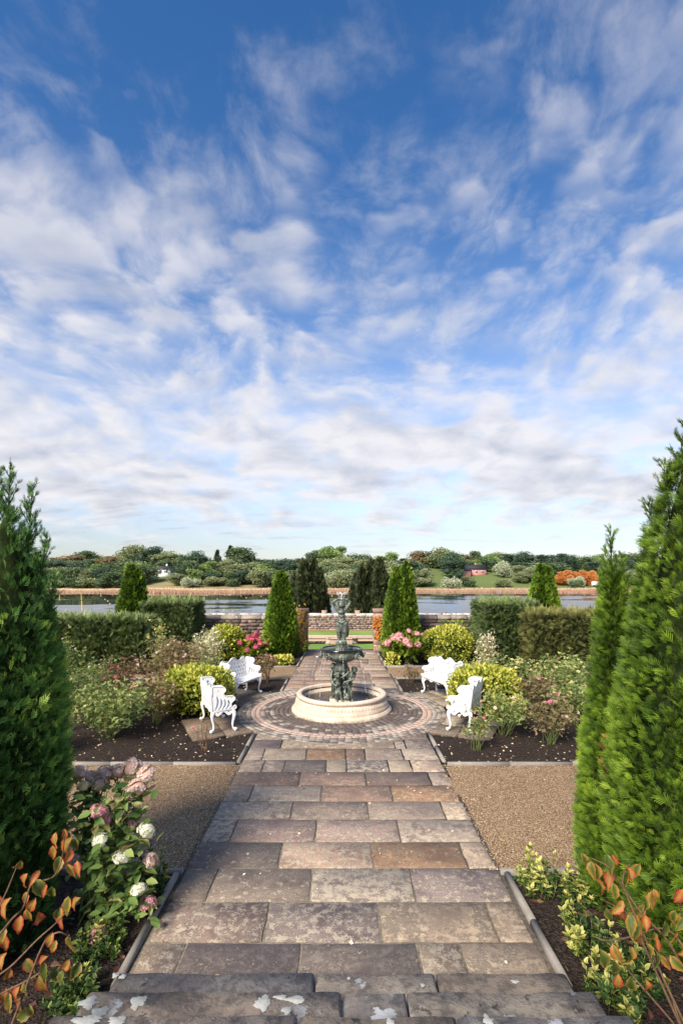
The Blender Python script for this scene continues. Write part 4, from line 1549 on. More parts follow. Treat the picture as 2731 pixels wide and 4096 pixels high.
al = [arm] + [slot(.135 + k * .07, .475, (.615, .64, .655, .70)[k]) for k in range(4)]
al += [smooth_loop([(.30 + .02 * math.cos(q), .80 + .028 * math.sin(q)) for q in np.linspace(0, 5.2, 6)], 3), smooth_loop([(.23 + .016 * math.cos(q), .83 + .016 * math.sin(q)) for q in np.linspace(0, 5.2, 6)], 3),
       smooth_loop([(.05 + .02 * math.cos(q), .645 + .013 * math.sin(q)) for q in np.linspace(0, 5.2, 6)], 3), smooth_loop([(.115 + .02 * math.cos(q), .665 + .009 * math.sin(q)) for q in np.linspace(0, 5.2, 6)], 3)]
for sd in (-1, 1):
    v_, f_ = plate(al, .022, .005, lambda v: np.c_[sd * (BL - .008) + v[:, 2], -BD + v[:, 0], v[:, 1]])
    mb = MB().add(v_, f_)
    for e in (-.014, .014):
        mb.tube([(sd * (BL - .008) + e, -BD + p[0], p[1]) for p in arm[4:88]], .008, 5)
        for k in range(5):
            tq = np.linspace(0, 1, 8)
            x0 = .10 + k * .07
            zt = (.58, .625, .645, .67, .74)[k]
            mb.tube([(sd * (BL - .008) + e, -BD + x0 - .035 * math.sin(q * PI * .9), .465 + (zt - .465) * q) for q in tq], .0075, 5)
            mb.ico((sd * (BL - .008) + e, -BD + x0 + .005, .465), .012, 1)
    parts.append(('armrest', mb, False))
# aprons with scalloped fretwork
fr = [(-.47, .415)] + [(x, .375 + .028 * math.cos(x * 2 * PI / .31) - .022 * (abs(x) / .47) ** 3 * 2) for x in np.linspace(-.47, .47, 34)] + [(.47, .415)]
fl_ = [fr] + [smooth_loop([(x + .02 * math.cos(q), .395 + .009 * math.sin(q)) for q in np.linspace(0, 5.2, 6)], 2) for x in (-.31, -.20, -.10, 0, .10, .20, .31)]
for sy, nm in ((-1, 'apron'), (1, 'apron')):
    v_, f_ = plate(fl_, .018, .004, lambda v: np.c_[v[:, 0], sy * (BD - .012) + v[:, 2], v[:, 1]])
    mb = MB().add(v_, f_)
    for x in np.linspace(-.42, .42, 13):
        mb.ico((x, sy * (BD - .012) + sy * .010, .392 - .014 * math.cos(x * 20)), .013, 1, scale=(1.3, .6, 1))
    parts.append((nm, mb, False))
sa = [(-.19, .415)] + [(x, .36 + .035 * math.cos(x * 2 * PI / .2) - .03 * (abs(x) / .19) ** 3) for x in np.linspace(-.19, .19, 18)] + [(.19, .415)]
for sd in (-1, 1):
    v_, f_ = plate([sa, smooth_loop([(-.10 + .022 * math.cos(q), .385 + .014 * math.sin(q)) for q in np.linspace(0, 5.2, 6)], 2),
                    smooth_loop([(.10 + .022 * math.cos(q), .385 + .014 * math.sin(q)) for q in np.linspace(0, 5.2, 6)], 2)], .018, .004,
                   lambda v: np.c_[sd * (BL - .012) + v[:, 2], v[:, 0], v[:, 1]])
    parts.append(('apron', MB().add(v_, f_), False))
# cabriole legs
for sx in (-1, 1):
    for sy in (-1, 1):
        d = unit(np.array([sx * .55, sy * 1.0]))
        o0 = np.array([sx * (BL - .03), sy * (BD - .03)])
        ctl = [(.0, .415, .034), (.022, .38, .040), (.034, .33, .040), (.026, .27, .031), (.008, .20, .024), (-.004, .13, .020), (.004, .08, .019), (.026, .047, .022), (.052, .030, .025)]
        mb = MB().tube([(o0[0] + d[0] * q, o0[1] + d[1] * q, z) for q, z, _ in ctl], [q[2] for q in ctl], 8)
        mb.ico((o0[0] + d[0] * .058, o0[1] + d[1] * .058, .043), .032, 2)
        mb.ico((o0[0] + d[0] * .050, o0[1] + d[1] * .050, .014), .018, 2, scale=(1, 1, .85))
        for q in range(5):
            mb.ico((o0[0] + d[0] * (.045 - .012 * q), o0[1] + d[1] * (.045 - .012 * q), .31 - .035 * q), .012, 1)
        mb.ico((o0[0] + d[0] * .045, o0[1] + d[1] * .045, .365), .024, 2)
        parts.append(('leg', mb, True))
bench_me = [(nm, mb.mesh(nm, M['white'], sm)) for nm, mb, sm in parts]
for lab, sx, sy in (('white ornate iron bench nearest on the left, seen from its end', -1, -1), ('white ornate iron bench far left of the fountain, seat showing', -1, 1),
                    ('white ornate iron bench far right of the fountain, seat showing', 1, 1), ('white ornate iron bench nearest on the right, its pierced back showing', 1, -1)):
    b = bench(lab, (FX + sx * 2.20, FY + sy * 1.07), (-sx * .90, -sy * .435))
    b.scale = (.90, .90, .885)
    for nm, me in bench_me:
        link(nm, me, b)
# ------------------------------------------------------------------ clipped and columnar evergreens
def spread(n, k, r):
    """golden-angle directions"""
    i = np.arange(n) + r.uniform()
    return i / n, (i * 2.399963) % (2 * PI)


def leader(mb, base, h, r, size, tmpl, n=None, lean=(0, 0)):
    """a thin leading shoot with forked sprigs that let the sky through"""
    base = np.array(base, float)
    ax = np.array([lean[0], lean[1], h])
    mb.tube([base - (0, 0, .15), base + ax * .5, base + ax], [.009, .006, .002], 4, .02)
    k = int(h / .022)
    for i in range(k):
        q = i / k
        a = r.uniform(0, 2 * PI)
        p = base + ax * q
        d = unit(np.array([math.cos(a) * .55, math.sin(a) * .55, 1.0]))
        L = .17 * (1 - q) ** .7 + .03
        mb.tube([p, p + d * L * .6, p + d * L + (0, 0, L * .15)], [.004, .003, .0015], 3, .05)
        m_ = max(3, int(L / .011))
        u = r.random(m_)
        pp = p + d * (L * u)[:, None]
        aa = r.uniform(0, 2 * PI, m_)
        dd = d + np.c_[np.cos(aa), np.sin(aa), .4 + 0 * aa] * .6
        mb.inst(tmpl[0], tmpl[1], pp, basis(dd, r.normal(size=(m_, 3))), size * r.uniform(.35, .75, m_), np.clip(.35 + r.normal(size=m_) * .2, 0, 1), tmpl[2])


def cypress(label, x, y, columns, n, size, m, seed, tmpl=SPRAY, leaders=(), lump_a=.10, lump_f=3.0, group=None, tilt=.9, base_t=.45, name='conifer', cat='conifer', z0=0.0, core_k=.70):
    """columns: (dx, dy, height, [(t, radius)...]); sprays cover the surface of the joined columns"""
    r = rng(seed)
    root = thing(name, label, cat, (x, y, z0), 0, group)
    mb, core = MB(), MB()
    cols = [(np.array([c[0], c[1]]), c[2], np.array(c[3])) for c in columns]
    area = np.array([c[1] * c[2][:, 1].mean() for c in cols])
    for ci, (o, h, prof) in enumerate(cols):
        k = int(n * area[ci] / area.sum())
        t_ = r.random(k * 2)
        R = np.interp(t_, prof[:, 0], prof[:, 1])
        keep = r.random(k * 2) < R / prof[:, 1].max() * .9 + .12
        t_, R = t_[keep][:k], R[keep][:k]
        a = r.uniform(0, 2 * PI, len(t_))
        rad = np.c_[np.cos(a), np.sin(a), 0 * a]
        q = np.c_[o[0] + rad[:, 0] * R, o[1] + rad[:, 1] * R, t_ * h]
        lm = lump(q * (1, 1, .75), seed + ci, lump_f)
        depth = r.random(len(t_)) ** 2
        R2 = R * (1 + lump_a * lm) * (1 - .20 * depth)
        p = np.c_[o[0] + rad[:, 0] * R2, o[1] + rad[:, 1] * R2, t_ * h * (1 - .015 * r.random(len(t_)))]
        ok = np.ones(len(p), bool)
        for cj, (o2, h2, pr2) in enumerate(cols):           # nothing inside a neighbouring column
            if cj != ci:
                dd = np.hypot(p[:, 0] - o2[0], p[:, 1] - o2[1])
                ok &= ~((dd < .58 * np.interp(p[:, 2] / h2, pr2[:, 0], pr2[:, 1], right=0)) & (p[:, 2] < h2 * .97))
        p, rad, a, lm, depth, t_ = p[ok], rad[ok], a[ok], lm[ok], depth[ok], t_[ok]
        k2 = len(p)
        up = tilt * (.7 + .6 * r.random(k2))
        d = rad + np.c_[np.zeros(k2), np.zeros(k2), up] + r.normal(size=(k2, 3)) * .38
        side = np.c_[-np.sin(a), np.cos(a), np.zeros(k2)]
        B = basis(d, side, r.uniform(-1.2, 1.2, k2))
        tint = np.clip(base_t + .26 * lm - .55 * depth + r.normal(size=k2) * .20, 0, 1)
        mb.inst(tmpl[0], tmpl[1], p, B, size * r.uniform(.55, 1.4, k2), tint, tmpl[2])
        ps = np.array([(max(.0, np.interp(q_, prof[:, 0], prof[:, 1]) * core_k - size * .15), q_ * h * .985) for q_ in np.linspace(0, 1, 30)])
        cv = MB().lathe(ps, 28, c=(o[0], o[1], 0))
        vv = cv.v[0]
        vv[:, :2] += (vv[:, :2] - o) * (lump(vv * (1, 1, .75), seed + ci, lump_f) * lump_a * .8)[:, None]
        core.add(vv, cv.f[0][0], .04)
    for (dx, dy, zb, hh, lean) in leaders:
        leader(mb, (dx, dy, zb), hh, r, size * .9, tmpl, lean=lean)
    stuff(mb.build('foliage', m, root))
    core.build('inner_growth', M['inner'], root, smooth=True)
    MB().tube([(0, 0, -.12), (0, 0, .25)], [.07, .05], 7).build('trunk', M['bark'], root)
    return root


COL = [(0, .62), (.08, .80), (.25, 1.0), (.45, .97), (.65, .80), (.82, .54), (.93, .27), (1, .05)]
sc_ = lambda prof, k: [(a, b * k) for a, b in prof]
FATC = [(0, .70), (.1, .86), (.3, 1.0), (.55, .96), (.75, .80), (.88, .56), (.96, .28), (1, .08)]
# near right: a broad clump with a slim second spire at its back
cypress('tall bright green conifer column at the right edge, tallest in view', 2.50, 3.72, [(0, 0, 3.60, sc_(COL, .43)), (.40, -.1, 3.3, sc_(COL, .42)), (-.12, .22, 2.6, sc_(COL, .30)), (.16, -.22, 2.9, sc_(COL, .40))],
        30000, .090, M['thuja'], 21, leaders=[(-.02, 0, 3.45, .36, (.0, 0)), (.07, .05, 3.35, .30, (.05, 0)), (-.12, 0, 3.25, .28, (-.05, 0)), (.15, 0, 3.2, .3, (.08, 0)), (-.17, .1, 3.0, .26, (-.05, 0)), (.38, 0, 3.1, .3, (.03, 0)), (-.2, .05, 2.8, .22, (-.04, 0))], group='tall conifers')
cypress('slim spired conifer just left of the tallest column at right', 2.27, 4.30, [(0, 0, 2.72, [(0, .19), (.1, .235), (.3, .225), (.5, .18), (.7, .13), (.86, .085), (1, .03)])],
        9000, .085, M['thuja'], 22, leaders=[(0, 0, 2.55, .55, (-.015, 0)), (.03, 0, 2.45, .42, (.05, 0)), (-.03, 0, 2.4, .36, (-.04, 0)), (.02, -.04, 2.3, .4, (.07, -.03))], group='tall conifers')
r_ = rng(2222)
k_ = 70
dp_ = at(2432, 3030, 4.06) - np.array([2.27, 4.30, 0]) + r_.normal(size=(k_, 3)) * (.03, .03, .075)
stuff(MB().inst(SPRAY[0], SPRAY[1], dp_, basis(r_.normal(size=(k_, 3)) * .4 + (-.3, -.9, -.2), r_.normal(size=(k_, 3))), r_.uniform(.05, .09, k_), r_.random(k_)).build(
    'dead_foliage', leafmat('dead_brown_spray', [(0, (.16, .05, .015)), (1, (.40, .15, .05))], .15), bpy.data.objects['conifer.001']))
# near left: dark broad clump with several leaders
cypress('broad dark green conifer clump at the left edge', -2.86, 3.70, [(0, 0, 3.15, sc_(FATC, .60)), (.25, .22, 3.05, sc_(FATC, .44)), (-.35, .0, 3.3, sc_(FATC, .5)), (.12, -.22, 2.9, sc_(FATC, .47)), (.38, .08, 3.18, sc_(FATC, .37))],
        30000, .092, M['thuja_d'], 23, leaders=[(.40, .08, 3.0, .52, (.02, 0)), (.54, .08, 2.85, .52, (.05, 0)), (.28, .1, 3.1, .42, (.0, 0)), (.62, .08, 2.6, .40, (.07, 0)), (.67, .1, 2.4, .30, (.08, 0)), (.05, .1, 2.95, .50, (.02, 0)), (.22, .2, 2.85, .48, (.05, 0)), (-.12, 0, 3.0, .42, (-.02, 0)), (.30, .2, 2.65, .42, (.06, 0)), (.38, .22, 2.5, .36, (.08, 0)), (-.3, 0, 3.2, .3, (0, 0)), (.12, -.1, 2.85, .4, (.0, 0))], group='tall conifers', base_t=.42, lump_a=.13)
# by the gate
cypress('neat cone-shaped conifer left of the gate', -1.94, 16.45, [(0, 0, 2.76, [(0, .36), (.12, .46), (.3, .475), (.5, .40), (.7, .29), (.86, .18), (.96, .10), (1, .03)])],
        9000, .115, M['thuja'], 24, tmpl=SPRAY_LO, group='gate conifers', lump_a=.07, lump_f=5, base_t=.42)
cypress('twin-tipped conifer right of the gate', 1.90, 16.45, [(-.13, 0, 2.88, [(0, .36), (.12, .43), (.3, .42), (.5, .35), (.7, .26), (.86, .16), (1, .03)]), (.16, .05, 3.05, [(0, .34), (.12, .41), (.3, .40), (.5, .32), (.7, .23), (.86, .15), (1, .03)])],
        9500, .115, M['thuja'], 25, tmpl=SPRAY_LO, group='gate conifers', lump_a=.07, lump_f=5, base_t=.48)
cypress('bushy conifer rising behind the left yew hedge', -6.72, 16.5, [(-.05, 0, 2.98, [(0, .46), (.3, .46), (.5, .40), (.7, .28), (.86, .16), (1, .03)]), (.15, .05, 2.85, [(0, .38), (.3, .38), (.5, .32), (.7, .22), (.86, .13), (1, .03)])],
        8000, .12, M['thuja'], 26, tmpl=SPRAY_LO, group='gate conifers', base_t=.36, lump_f=5)
cypress('two-tipped conifer behind the right yew hedge', 6.48, 16.5, [(-.08, 0, 2.98, [(0, .44), (.3, .44), (.5, .38), (.7, .27), (.86, .15), (1, .03)]), (.15, .03, 2.92, [(0, .40), (.3, .40), (.5, .34), (.7, .23), (.86, .13), (1, .03)])],
        8000, .12, M['thuja'], 27, tmpl=SPRAY_LO, group='gate conifers', base_t=.5, lump_f=5)
# dark upright yews beyond the far wall
YC = [(0, .7), (.2, 1.0), (.5, .95), (.75, .7), (.9, .42), (1, .08)]
cypress('dark upright yew beyond the far wall, left of the statue', -2.22, 34.0, [(-.75, .0, 4.15, sc_(YC, .55)), (-.25, -.3, 4.95, sc_(YC, .52)), (.28, .1, 5.0, sc_(YC, .52)), (.72, -.2, 4.35, sc_(YC, .45)), (.98, .2, 3.2, sc_(YC, .38))],
        7000, .30, M['yew_tree'], 28, tmpl=SPRAY_LO, group='dark yews', lump_a=.12, tilt=1.8, name='yew_tree', cat='tree', z0=-1.45)
cypress('dark upright yew beyond the far wall, right of the statue', 1.92, 34.0, [(-.95, .1, 4.0, sc_(YC, .45)), (-.5, -.25, 4.7, sc_(YC, .5)), (.05, .1, 4.95, sc_(YC, .52)), (.55, -.2, 5.05, sc_(YC, .52)), (1.0, .2, 4.0, sc_(YC, .42))],
        7000, .30, M['yew_tree'], 29, tmpl=SPRAY_LO, group='dark yews', lump_a=.12, tilt=1.8, name='yew_tree', cat='tree', z0=-1.45)


def hedge(label, x0, x1, y0, y1, h, n, m, seed, size=.16):
    r = rng(seed)
    cx, cy = (x0 + x1) / 2, (y0 + y1) / 2
    root = thing('yew_hedge', label, 'hedge', (cx, cy, 0), 0, 'clipped yew hedges')
    w, dp = (x1 - x0) / 2, (y1 - y0) / 2
    A = np.array([2 * w * h, 2 * dp * h, 2 * dp * h, 4 * w * dp, w * h])
    face = r.choice(5, n, p=A / A.sum())
    u, v_ = r.uniform(-1, 1, n), r.random(n)
    p = np.where((face == 0)[:, None], np.c_[u * w, -dp + 0 * u, v_ * h], 0)
    p = np.where((face == 1)[:, None], np.c_[-w + 0 * u, u * dp, v_ * h], p)
    p = np.where((face == 2)[:, None], np.c_[w + 0 * u, u * dp, v_ * h], p)
    p = np.where((face == 3)[:, None], np.c_[u * w, (v_ * 2 - 1) * dp, h + 0 * u], p)
    p = np.where((face == 4)[:, None], np.c_[u * w, dp + 0 * u, v_ * h], p)
    N = np.array([(0, -1, 0), (-1, 0, 0), (1, 0, 0), (0, 0, 1), (0, 1, 0)])[face]
    lm = lump(p + (cx, cy, 0), seed, 2.6)
    lm2 = lump(p + (cx, cy, 0), seed + 1, 6.0)
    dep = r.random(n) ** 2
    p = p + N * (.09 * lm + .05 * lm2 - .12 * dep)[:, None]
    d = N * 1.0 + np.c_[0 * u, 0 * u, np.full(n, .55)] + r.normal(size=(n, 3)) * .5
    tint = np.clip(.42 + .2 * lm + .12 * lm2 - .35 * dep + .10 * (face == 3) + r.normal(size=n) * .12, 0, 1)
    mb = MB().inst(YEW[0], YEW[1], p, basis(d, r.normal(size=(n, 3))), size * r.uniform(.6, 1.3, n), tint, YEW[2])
    k = int(n * .02)                                          # untrimmed shoots along the top
    q = np.c_[r.uniform(-w, w, k), r.uniform(-dp, dp, k), np.full(k, h)]
    dd = r.normal(size=(k, 3)) * .5 + (0, 0, 1.0)
    mb.inst(YEW[0], YEW[1], q, basis(dd, r.normal(size=(k, 3))), size * r.uniform(1.2, 2.0, k), np.full(k, .75), YEW[2])
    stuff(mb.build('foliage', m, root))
    g = .12
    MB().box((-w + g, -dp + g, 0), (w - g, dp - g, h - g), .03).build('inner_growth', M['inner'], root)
    for e in np.linspace(-w + .3, w - .3, 3):
        MB().tube([(e, 0, -.1), (e, 0, .4)], [.05, .04], 6).build('trunk', M['bark'], root)


hedge('long grey-green yew hedge at left, in front of its conifer', -8.6, -5.30, 13.75, 14.7, 1.42, 7500, M['yew'], 31)
hedge('dark tall yew hedge block at left, against the garden wall', -6.05, -4.62, 15.6, 17.2, 1.76, 6500, M['yew'], 32)
hedge('dark yew hedge block at right, against the garden wall', 4.22, 5.75, 14.9, 16.6, 1.78, 6500, M['yew'], 33)
hedge('bronzed yew hedge at right, behind the cream roses', 5.05, 8.6, 13.35, 14.4, 1.60, 7500, M['yew_b'], 34)


def ball(name, label, x, y, w, dpt, h, n, size, m, seed, group, cat='shrub', lo=.0, tmpl=(LEAF4_V, LEAF4_F), bt=.5, lumpy=.12, flat=.6, z0=-.01):
    r = rng(seed)
    root = thing(name, label, cat, (x, y, z0), 0, group)
    d = unit(r.normal(size=(int(n * 1.6), 3)))
    d = d[d[:, 2] > -.55][:n]
    n = len(d)
    lm = lump(d * 2.0, seed, 1.6)
    lm2 = lump(d * 2.0, seed + 1, 4.2)
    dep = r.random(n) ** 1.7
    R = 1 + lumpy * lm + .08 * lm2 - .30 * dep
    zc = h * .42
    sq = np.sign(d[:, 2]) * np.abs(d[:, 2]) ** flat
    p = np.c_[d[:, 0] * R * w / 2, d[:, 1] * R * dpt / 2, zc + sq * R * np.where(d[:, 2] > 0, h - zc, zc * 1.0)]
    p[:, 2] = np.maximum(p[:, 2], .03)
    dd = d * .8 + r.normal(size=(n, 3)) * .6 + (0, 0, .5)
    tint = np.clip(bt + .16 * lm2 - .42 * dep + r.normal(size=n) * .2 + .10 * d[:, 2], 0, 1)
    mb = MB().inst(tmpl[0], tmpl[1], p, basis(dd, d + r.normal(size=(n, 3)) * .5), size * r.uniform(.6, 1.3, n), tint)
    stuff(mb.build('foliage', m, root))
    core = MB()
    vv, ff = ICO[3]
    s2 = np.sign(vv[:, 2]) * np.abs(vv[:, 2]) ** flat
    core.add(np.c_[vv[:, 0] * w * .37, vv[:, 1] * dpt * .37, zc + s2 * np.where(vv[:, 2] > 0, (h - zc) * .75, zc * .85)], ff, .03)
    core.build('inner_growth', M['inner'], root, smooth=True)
    for k in range(4):
        a = r.uniform(0, 6.28)
        MB().tube([(0, 0, -.06), (math.cos(a) * w * .1, math.sin(a) * dpt * .1, h * .3)], [.018, .012], 5).build('stem', M['twig'], root)
    return root


G = 'golden shrubs'
ball('golden_euonymus', 'golden-green rounded shrub between the two left benches', -2.86, 10.15, 1.36, 1.5, .86, 5200, .075, M['gold'], 41, G)
ball('golden_euonymus', 'golden-green rounded shrub between the two right benches', 2.83, 10.15, 1.36, 1.5, .86, 5200, .075, M['gold'], 42, G, bt=.56)
ball('golden_euonymus', 'golden shrub at left behind the pale rose bush, near the wall', -3.5, 15.6, 1.15, 1.2, 1.12, 3600, .09, M['gold'], 43, G)
ball('golden_euonymus', 'wide golden shrub at right behind the far bench', 3.22, 15.6, 1.50, 1.3, 1.10, 4300, .09, M['gold'], 44, G, bt=.58)
# ------------------------------------------------------------------ roses, hydrangeas and other border plants
def rose_bloom(seed, m):
    r = rng(seed)
    mb = MB()
    for ring, (n, tilt, L) in enumerate(((5, .35, .75), (6, .8, .9), (7, 1.2, 1.0))):
        for k in range(n):
            a = k * 2 * PI / n + ring * .7 + r.normal() * .1
            u = np.array([math.cos(a), math.sin(a), 0])
            s_ = np.array([-math.sin(a), math.cos(a), 0])
            up = np.array([0, 0, 1.0])
            d = u * math.sin(tilt) + up * math.cos(tilt)
            b = u * .12
            v_ = [b, b + d * L * .5 + s_ * .42 * L, b + d * L - u * .06 + s_ * .22 * L, b + d * L - u * .06 - s_ * .22 * L, b + d * L * .5 - s_ * .42 * L]
            mb.add(np.array(v_) * .55, [(0, 1, 2, 3, 4)], np.clip(r.uniform(.2, .8) + .1 * ring, 0, 1))
    mb.ico((0, 0, .22), .2, 1, .3)
    return mb.mesh('flower', m)


def cluster_bloom(seed, m, n=46, flat=.8):
    """rounded head of four-petalled florets"""
    r = rng(seed)
    d = unit(r.normal(size=(n * 2, 3)))
    d = d[d[:, 2] > -.45][:n]
    V = np.array([(0, 0, 0), (.5, .18, .06), (.62, .0, .0), (.5, -.18, .06)])
    mb = MB()
    for q in range(4):
        c, s_ = math.cos(q * PI / 2), math.sin(q * PI / 2)
        Rz = np.array([[c, -s_, 0], [s_, c, 0], [0, 0, 1]])
        B = basis(np.cross(d, r.normal(size=d.shape)) * 0 + unit(np.cross(d, [.3, .5, .8])), d)
        mb.inst((V * (1, 1.6, 1)) @ Rz.T, [(0, 1, 2), (0, 2, 3)], d * (1, 1, flat) * (1 + r.normal(size=(len(d), 1)) * .06), B, np.full(len(d), .46), np.clip(r.uniform(.1, 1, len(d)), 0, 1))
    mb.ico((0, 0, 0), .82, 2, .15, scale=(1, 1, flat))
    return mb.mesh('flower_head', m)


BLOOM = {k: rose_bloom(50 + i, M[k]) for i, k in enumerate(('rosef', 'creamf', 'crimsonf', 'blushf', 'redf', 'whitef', 'magf', 'pinkf'))}
HEAD = {k: cluster_bloom(60 + i, M[k]) for i, k in enumerate(('pinkf', 'magf', 'blushf', 'whitef', 'creamf'))}
TIP_DIRS = {}


def bush(name, label, cat, x, y, h, w, nstem, nleaf, size, m, seed, flowers=(), group=None, stem='gstem', lower=.35, tmpl=(TRIO_V, TRIO_F), bt=.5, stemr=.007,
         bare=0.0, fl='flower', depth=None, z0=-.01, upright=.35, tip_spread=.16, fl_data=None):
    """many-stemmed bush: arching stems, leaves along them, single flowers at the tips"""
    r = rng(seed)
    root = thing(name, label, cat, (x, y, z0), 0, group)
    depth = depth or w
    tips, lp, ld = [], [], []
    for k in range(nstem):
        a = r.uniform(0, 2 * PI)
        q = math.sqrt(r.random())
        hh = h * (1 - .35 * q * q) * r.uniform(.82, 1.0)
        tip = np.array([math.cos(a) * q * w / 2, math.sin(a) * q * depth / 2, hh])
        b = np.array([r.normal() * .04, r.normal() * .04, -.05])
        mid = b * .5 + tip * np.array([upright, upright, .55]) + np.array([r.normal() * .03, r.normal() * .03, 0])
        t_ = np.linspace(0, 1, 6)[:, None]
        pts = (1 - t_) ** 2 * b + 2 * t_ * (1 - t_) * mid + t_ ** 2 * tip
        pts[1:-1] += r.normal(size=(4, 3)) * .012
        MB().tube(pts, np.linspace(stemr, stemr * .35, 6), 4).build('stem', M[stem], root)
        tips.append((pts[-1], pts[-1] - pts[-2]))
        if r.random() < bare:
            continue
        n = int(1.7 * nleaf / nstem * r.uniform(.6, 1.4))
        u = lower + (1 - lower) * r.random(n) ** .8
        P_ = np.stack([np.interp(u, np.linspace(0, 1, 6), pts[:, c]) for c in range(3)], -1)
        P_ += r.normal(size=(n, 3)) * tip_spread * np.array([w * .55, depth * .55, h * .35])
        lp.append(P_)
    P_ = np.vstack(lp)
    P_[:, 2] = np.maximum(P_[:, 2], .04)
    n = len(P_)
    rad = unit(P_ * (1, 1, .3) + 1e-4)
    d = rad * .7 + r.normal(size=(n, 3)) * .65 + (0, 0, .1)
    hgt = P_[:, 2] / h
    tint = np.clip(bt + r.normal(size=n) * .22 + .12 * (hgt - .5), 0, 1)
    stuff(MB().inst(tmpl[0], tmpl[1], P_, basis(d, np.array([[0, 0, 1.0]]) + r.normal(size=(n, 3)) * .45), size * r.uniform(.6, 1.3, n), tint).build('foliage', m, root))
    i = 0
    top = P_[np.argsort(-(P_[:, 2] + .25 * np.linalg.norm(P_[:, :2], axis=1)))]
    for (key, cnt, fs) in flowers:
        for _ in range(cnt):
            if i < len(tips) and r.random() < .75:
                p, dr = tips[i]
            else:
                p = top[r.integers(0, max(6, int(len(top) * .25)))]
                dr = unit(p * (1, 1, .6))
            i += 1
            o = link(fl, (fl_data or BLOOM)[key], root, np.array(p) + unit(dr) * fs * .2, scale=fs * r.uniform(.75, 1.2))
            nz = unit(unit(dr) * .5 + np.array([0, -.5, .6]) + r.normal(size=3) * .3)
            o.rotation_euler = Vector(nz).to_track_quat('Z', 'Y').to_euler()
    return root


RG = 'rose bushes in the soil beds'
R_ = lambda *a, **k: bush('rose_bush', a[0], 'rose bush', *a[1:], **dict(dict(group=RG), **k))
# left bed
R_('large leafy green rose bush at the front of the left bed', -3.79, 8.45, 1.02, 1.35, 26, 900, .085, M['rose'], 101, [('rosef', 4, .05), ('creamf', 3, .035)], bt=.55)
R_('leggy rose with tall thin bare shoots beside the left conifer', -4.75, 8.9, 1.62, .8, 9, 260, .085, M['rose'], 102, [('blushf', 6, .035)], bt=.42, upright=.6)
R_('rose bush with reddish young shoots in the middle of the left bed', -4.35, 10.0, 1.08, 1.3, 18, 620, .08, M['rose_red'], 103, [('rosef', 5, .045), ('crimsonf', 4, .04)], bt=.6)
R_('rose bush with crimson blooms left of the golden shrub', -3.35, 9.35, .95, .95, 18, 520, .075, M['rose_dry'], 104, [('crimsonf', 6, .045), ('blushf', 4, .04), ('creamf', 2, .035)], bt=.55)
R_('wide pale dry-leaved rose bush at the back of the left bed', -3.85, 12.0, 1.28, 1.9, 30, 1500, .085, M['rose_dry'], 105, [('blushf', 12, .05), ('rosef', 3, .045)], bt=.62)
R_('rose with two tall leafy shoots in front of the dark left hedge', -4.55, 12.7, 1.72, .7, 8, 260, .09, M['rose'], 106, [('blushf', 3, .04)], bt=.75, upright=.7)
R_('browned low rose behind the far left bench', -2.55, 12.35, .72, 1.0, 16, 420, .07, M['rose_dry'], 107, [('blushf', 4, .045)], bt=.35)
R_('low rose filling the left corner of the bed beside the conifer', -5.05, 10.8, .95, 1.3, 18, 620, .08, M['rose'], 108, [('blushf', 5, .04), ('rosef', 3, .045)], bt=.45)
bush('bare_twig_rose', 'few bare brown rose twigs in front of the near left bench', 'rose bush', -2.07, 7.85, .55, .42, 6, 10, .05, M['rose_dry'], 109, [('rosef', 1, .05)], RG, 'twig', .5, stemr=.008)
R_('leafy rose clump at the left edge in front of the conifer', -4.55, 7.75, .8, .8, 12, 300, .085, M['rose'], 110, [('rosef', 1, .05), ('creamf', 2, .03)], bt=.5)
R_('brown-stemmed shrub behind the far left bench at the path', -1.85, 12.75, .74, .62, 15, 260, .075, M['rose_dry'], 111, [('magf', 3, .05)], stem='twig', lower=.55, bt=.55, stemr=.009)
# right bed
R_('small green rose with pink blooms in front of the near right bench', 2.10, 7.88, .58, .55, 9, 110, .08, M['rose'], 121, [('rosef', 4, .05)], bt=.62, lower=.5)
R_('green-stemmed rose right behind the near right bench', 2.72, 8.6, .80, 1.0, 22, 380, .085, M['rose'], 122, [('blushf', 2, .05), ('rosef', 1, .05)], bt=.68, lower=.5)
R_('thin rose bush at the front of the right bed', 3.32, 8.15, .82, .85, 18, 360, .075, M['rose_dry'], 123, [('rosef', 5, .055), ('blushf', 3, .045)], bt=.6, lower=.45)
R_('cream-flowered rose bush left in the back of the right bed', 3.55, 11.4, 1.0, 1.3, 22, 950, .08, M['rose'], 124, [('creamf', 12, .055), ('whitef', 3, .045)], bt=.6)
R_('broad cream-flowered rose bush in the middle of the right bed', 4.45, 10.7, 1.0, 1.4, 24, 1000, .085, M['rose'], 125, [('creamf', 12, .06), ('rosef', 2, .05)], bt=.6)
R_('rose bush with pink and cream blooms beside the slim conifer', 4.85, 9.4, .95, 1.1, 20, 620, .085, M['rose'], 126, [('rosef', 4, .06), ('creamf', 4, .05)], bt=.5)
R_('dry-leaved rose right of the golden shrub', 3.70, 9.75, .85, 1.0, 18, 560, .08, M['rose_dry'], 127, [('creamf', 3, .045), ('rosef', 4, .05)], bt=.5)
R_('low grey rose behind the far right bench', 3.05, 12.3, .66, 1.1, 16, 520, .075, M['rose'], 128, [('blushf', 5, .05)], bt=.4)
R_('rose at the right of the bed under the hedge', 5.55, 11.6, .95, 1.4, 18, 700, .085, M['rose'], 129, [('creamf', 6, .05)], bt=.5)
R_('small twiggy shrub beside the path behind the far right bench', 1.68, 12.72, .50, .55, 14, 170, .06, M['rose_dry'], 130, [], stem='twig', lower=.55, bt=.5, stemr=.007)

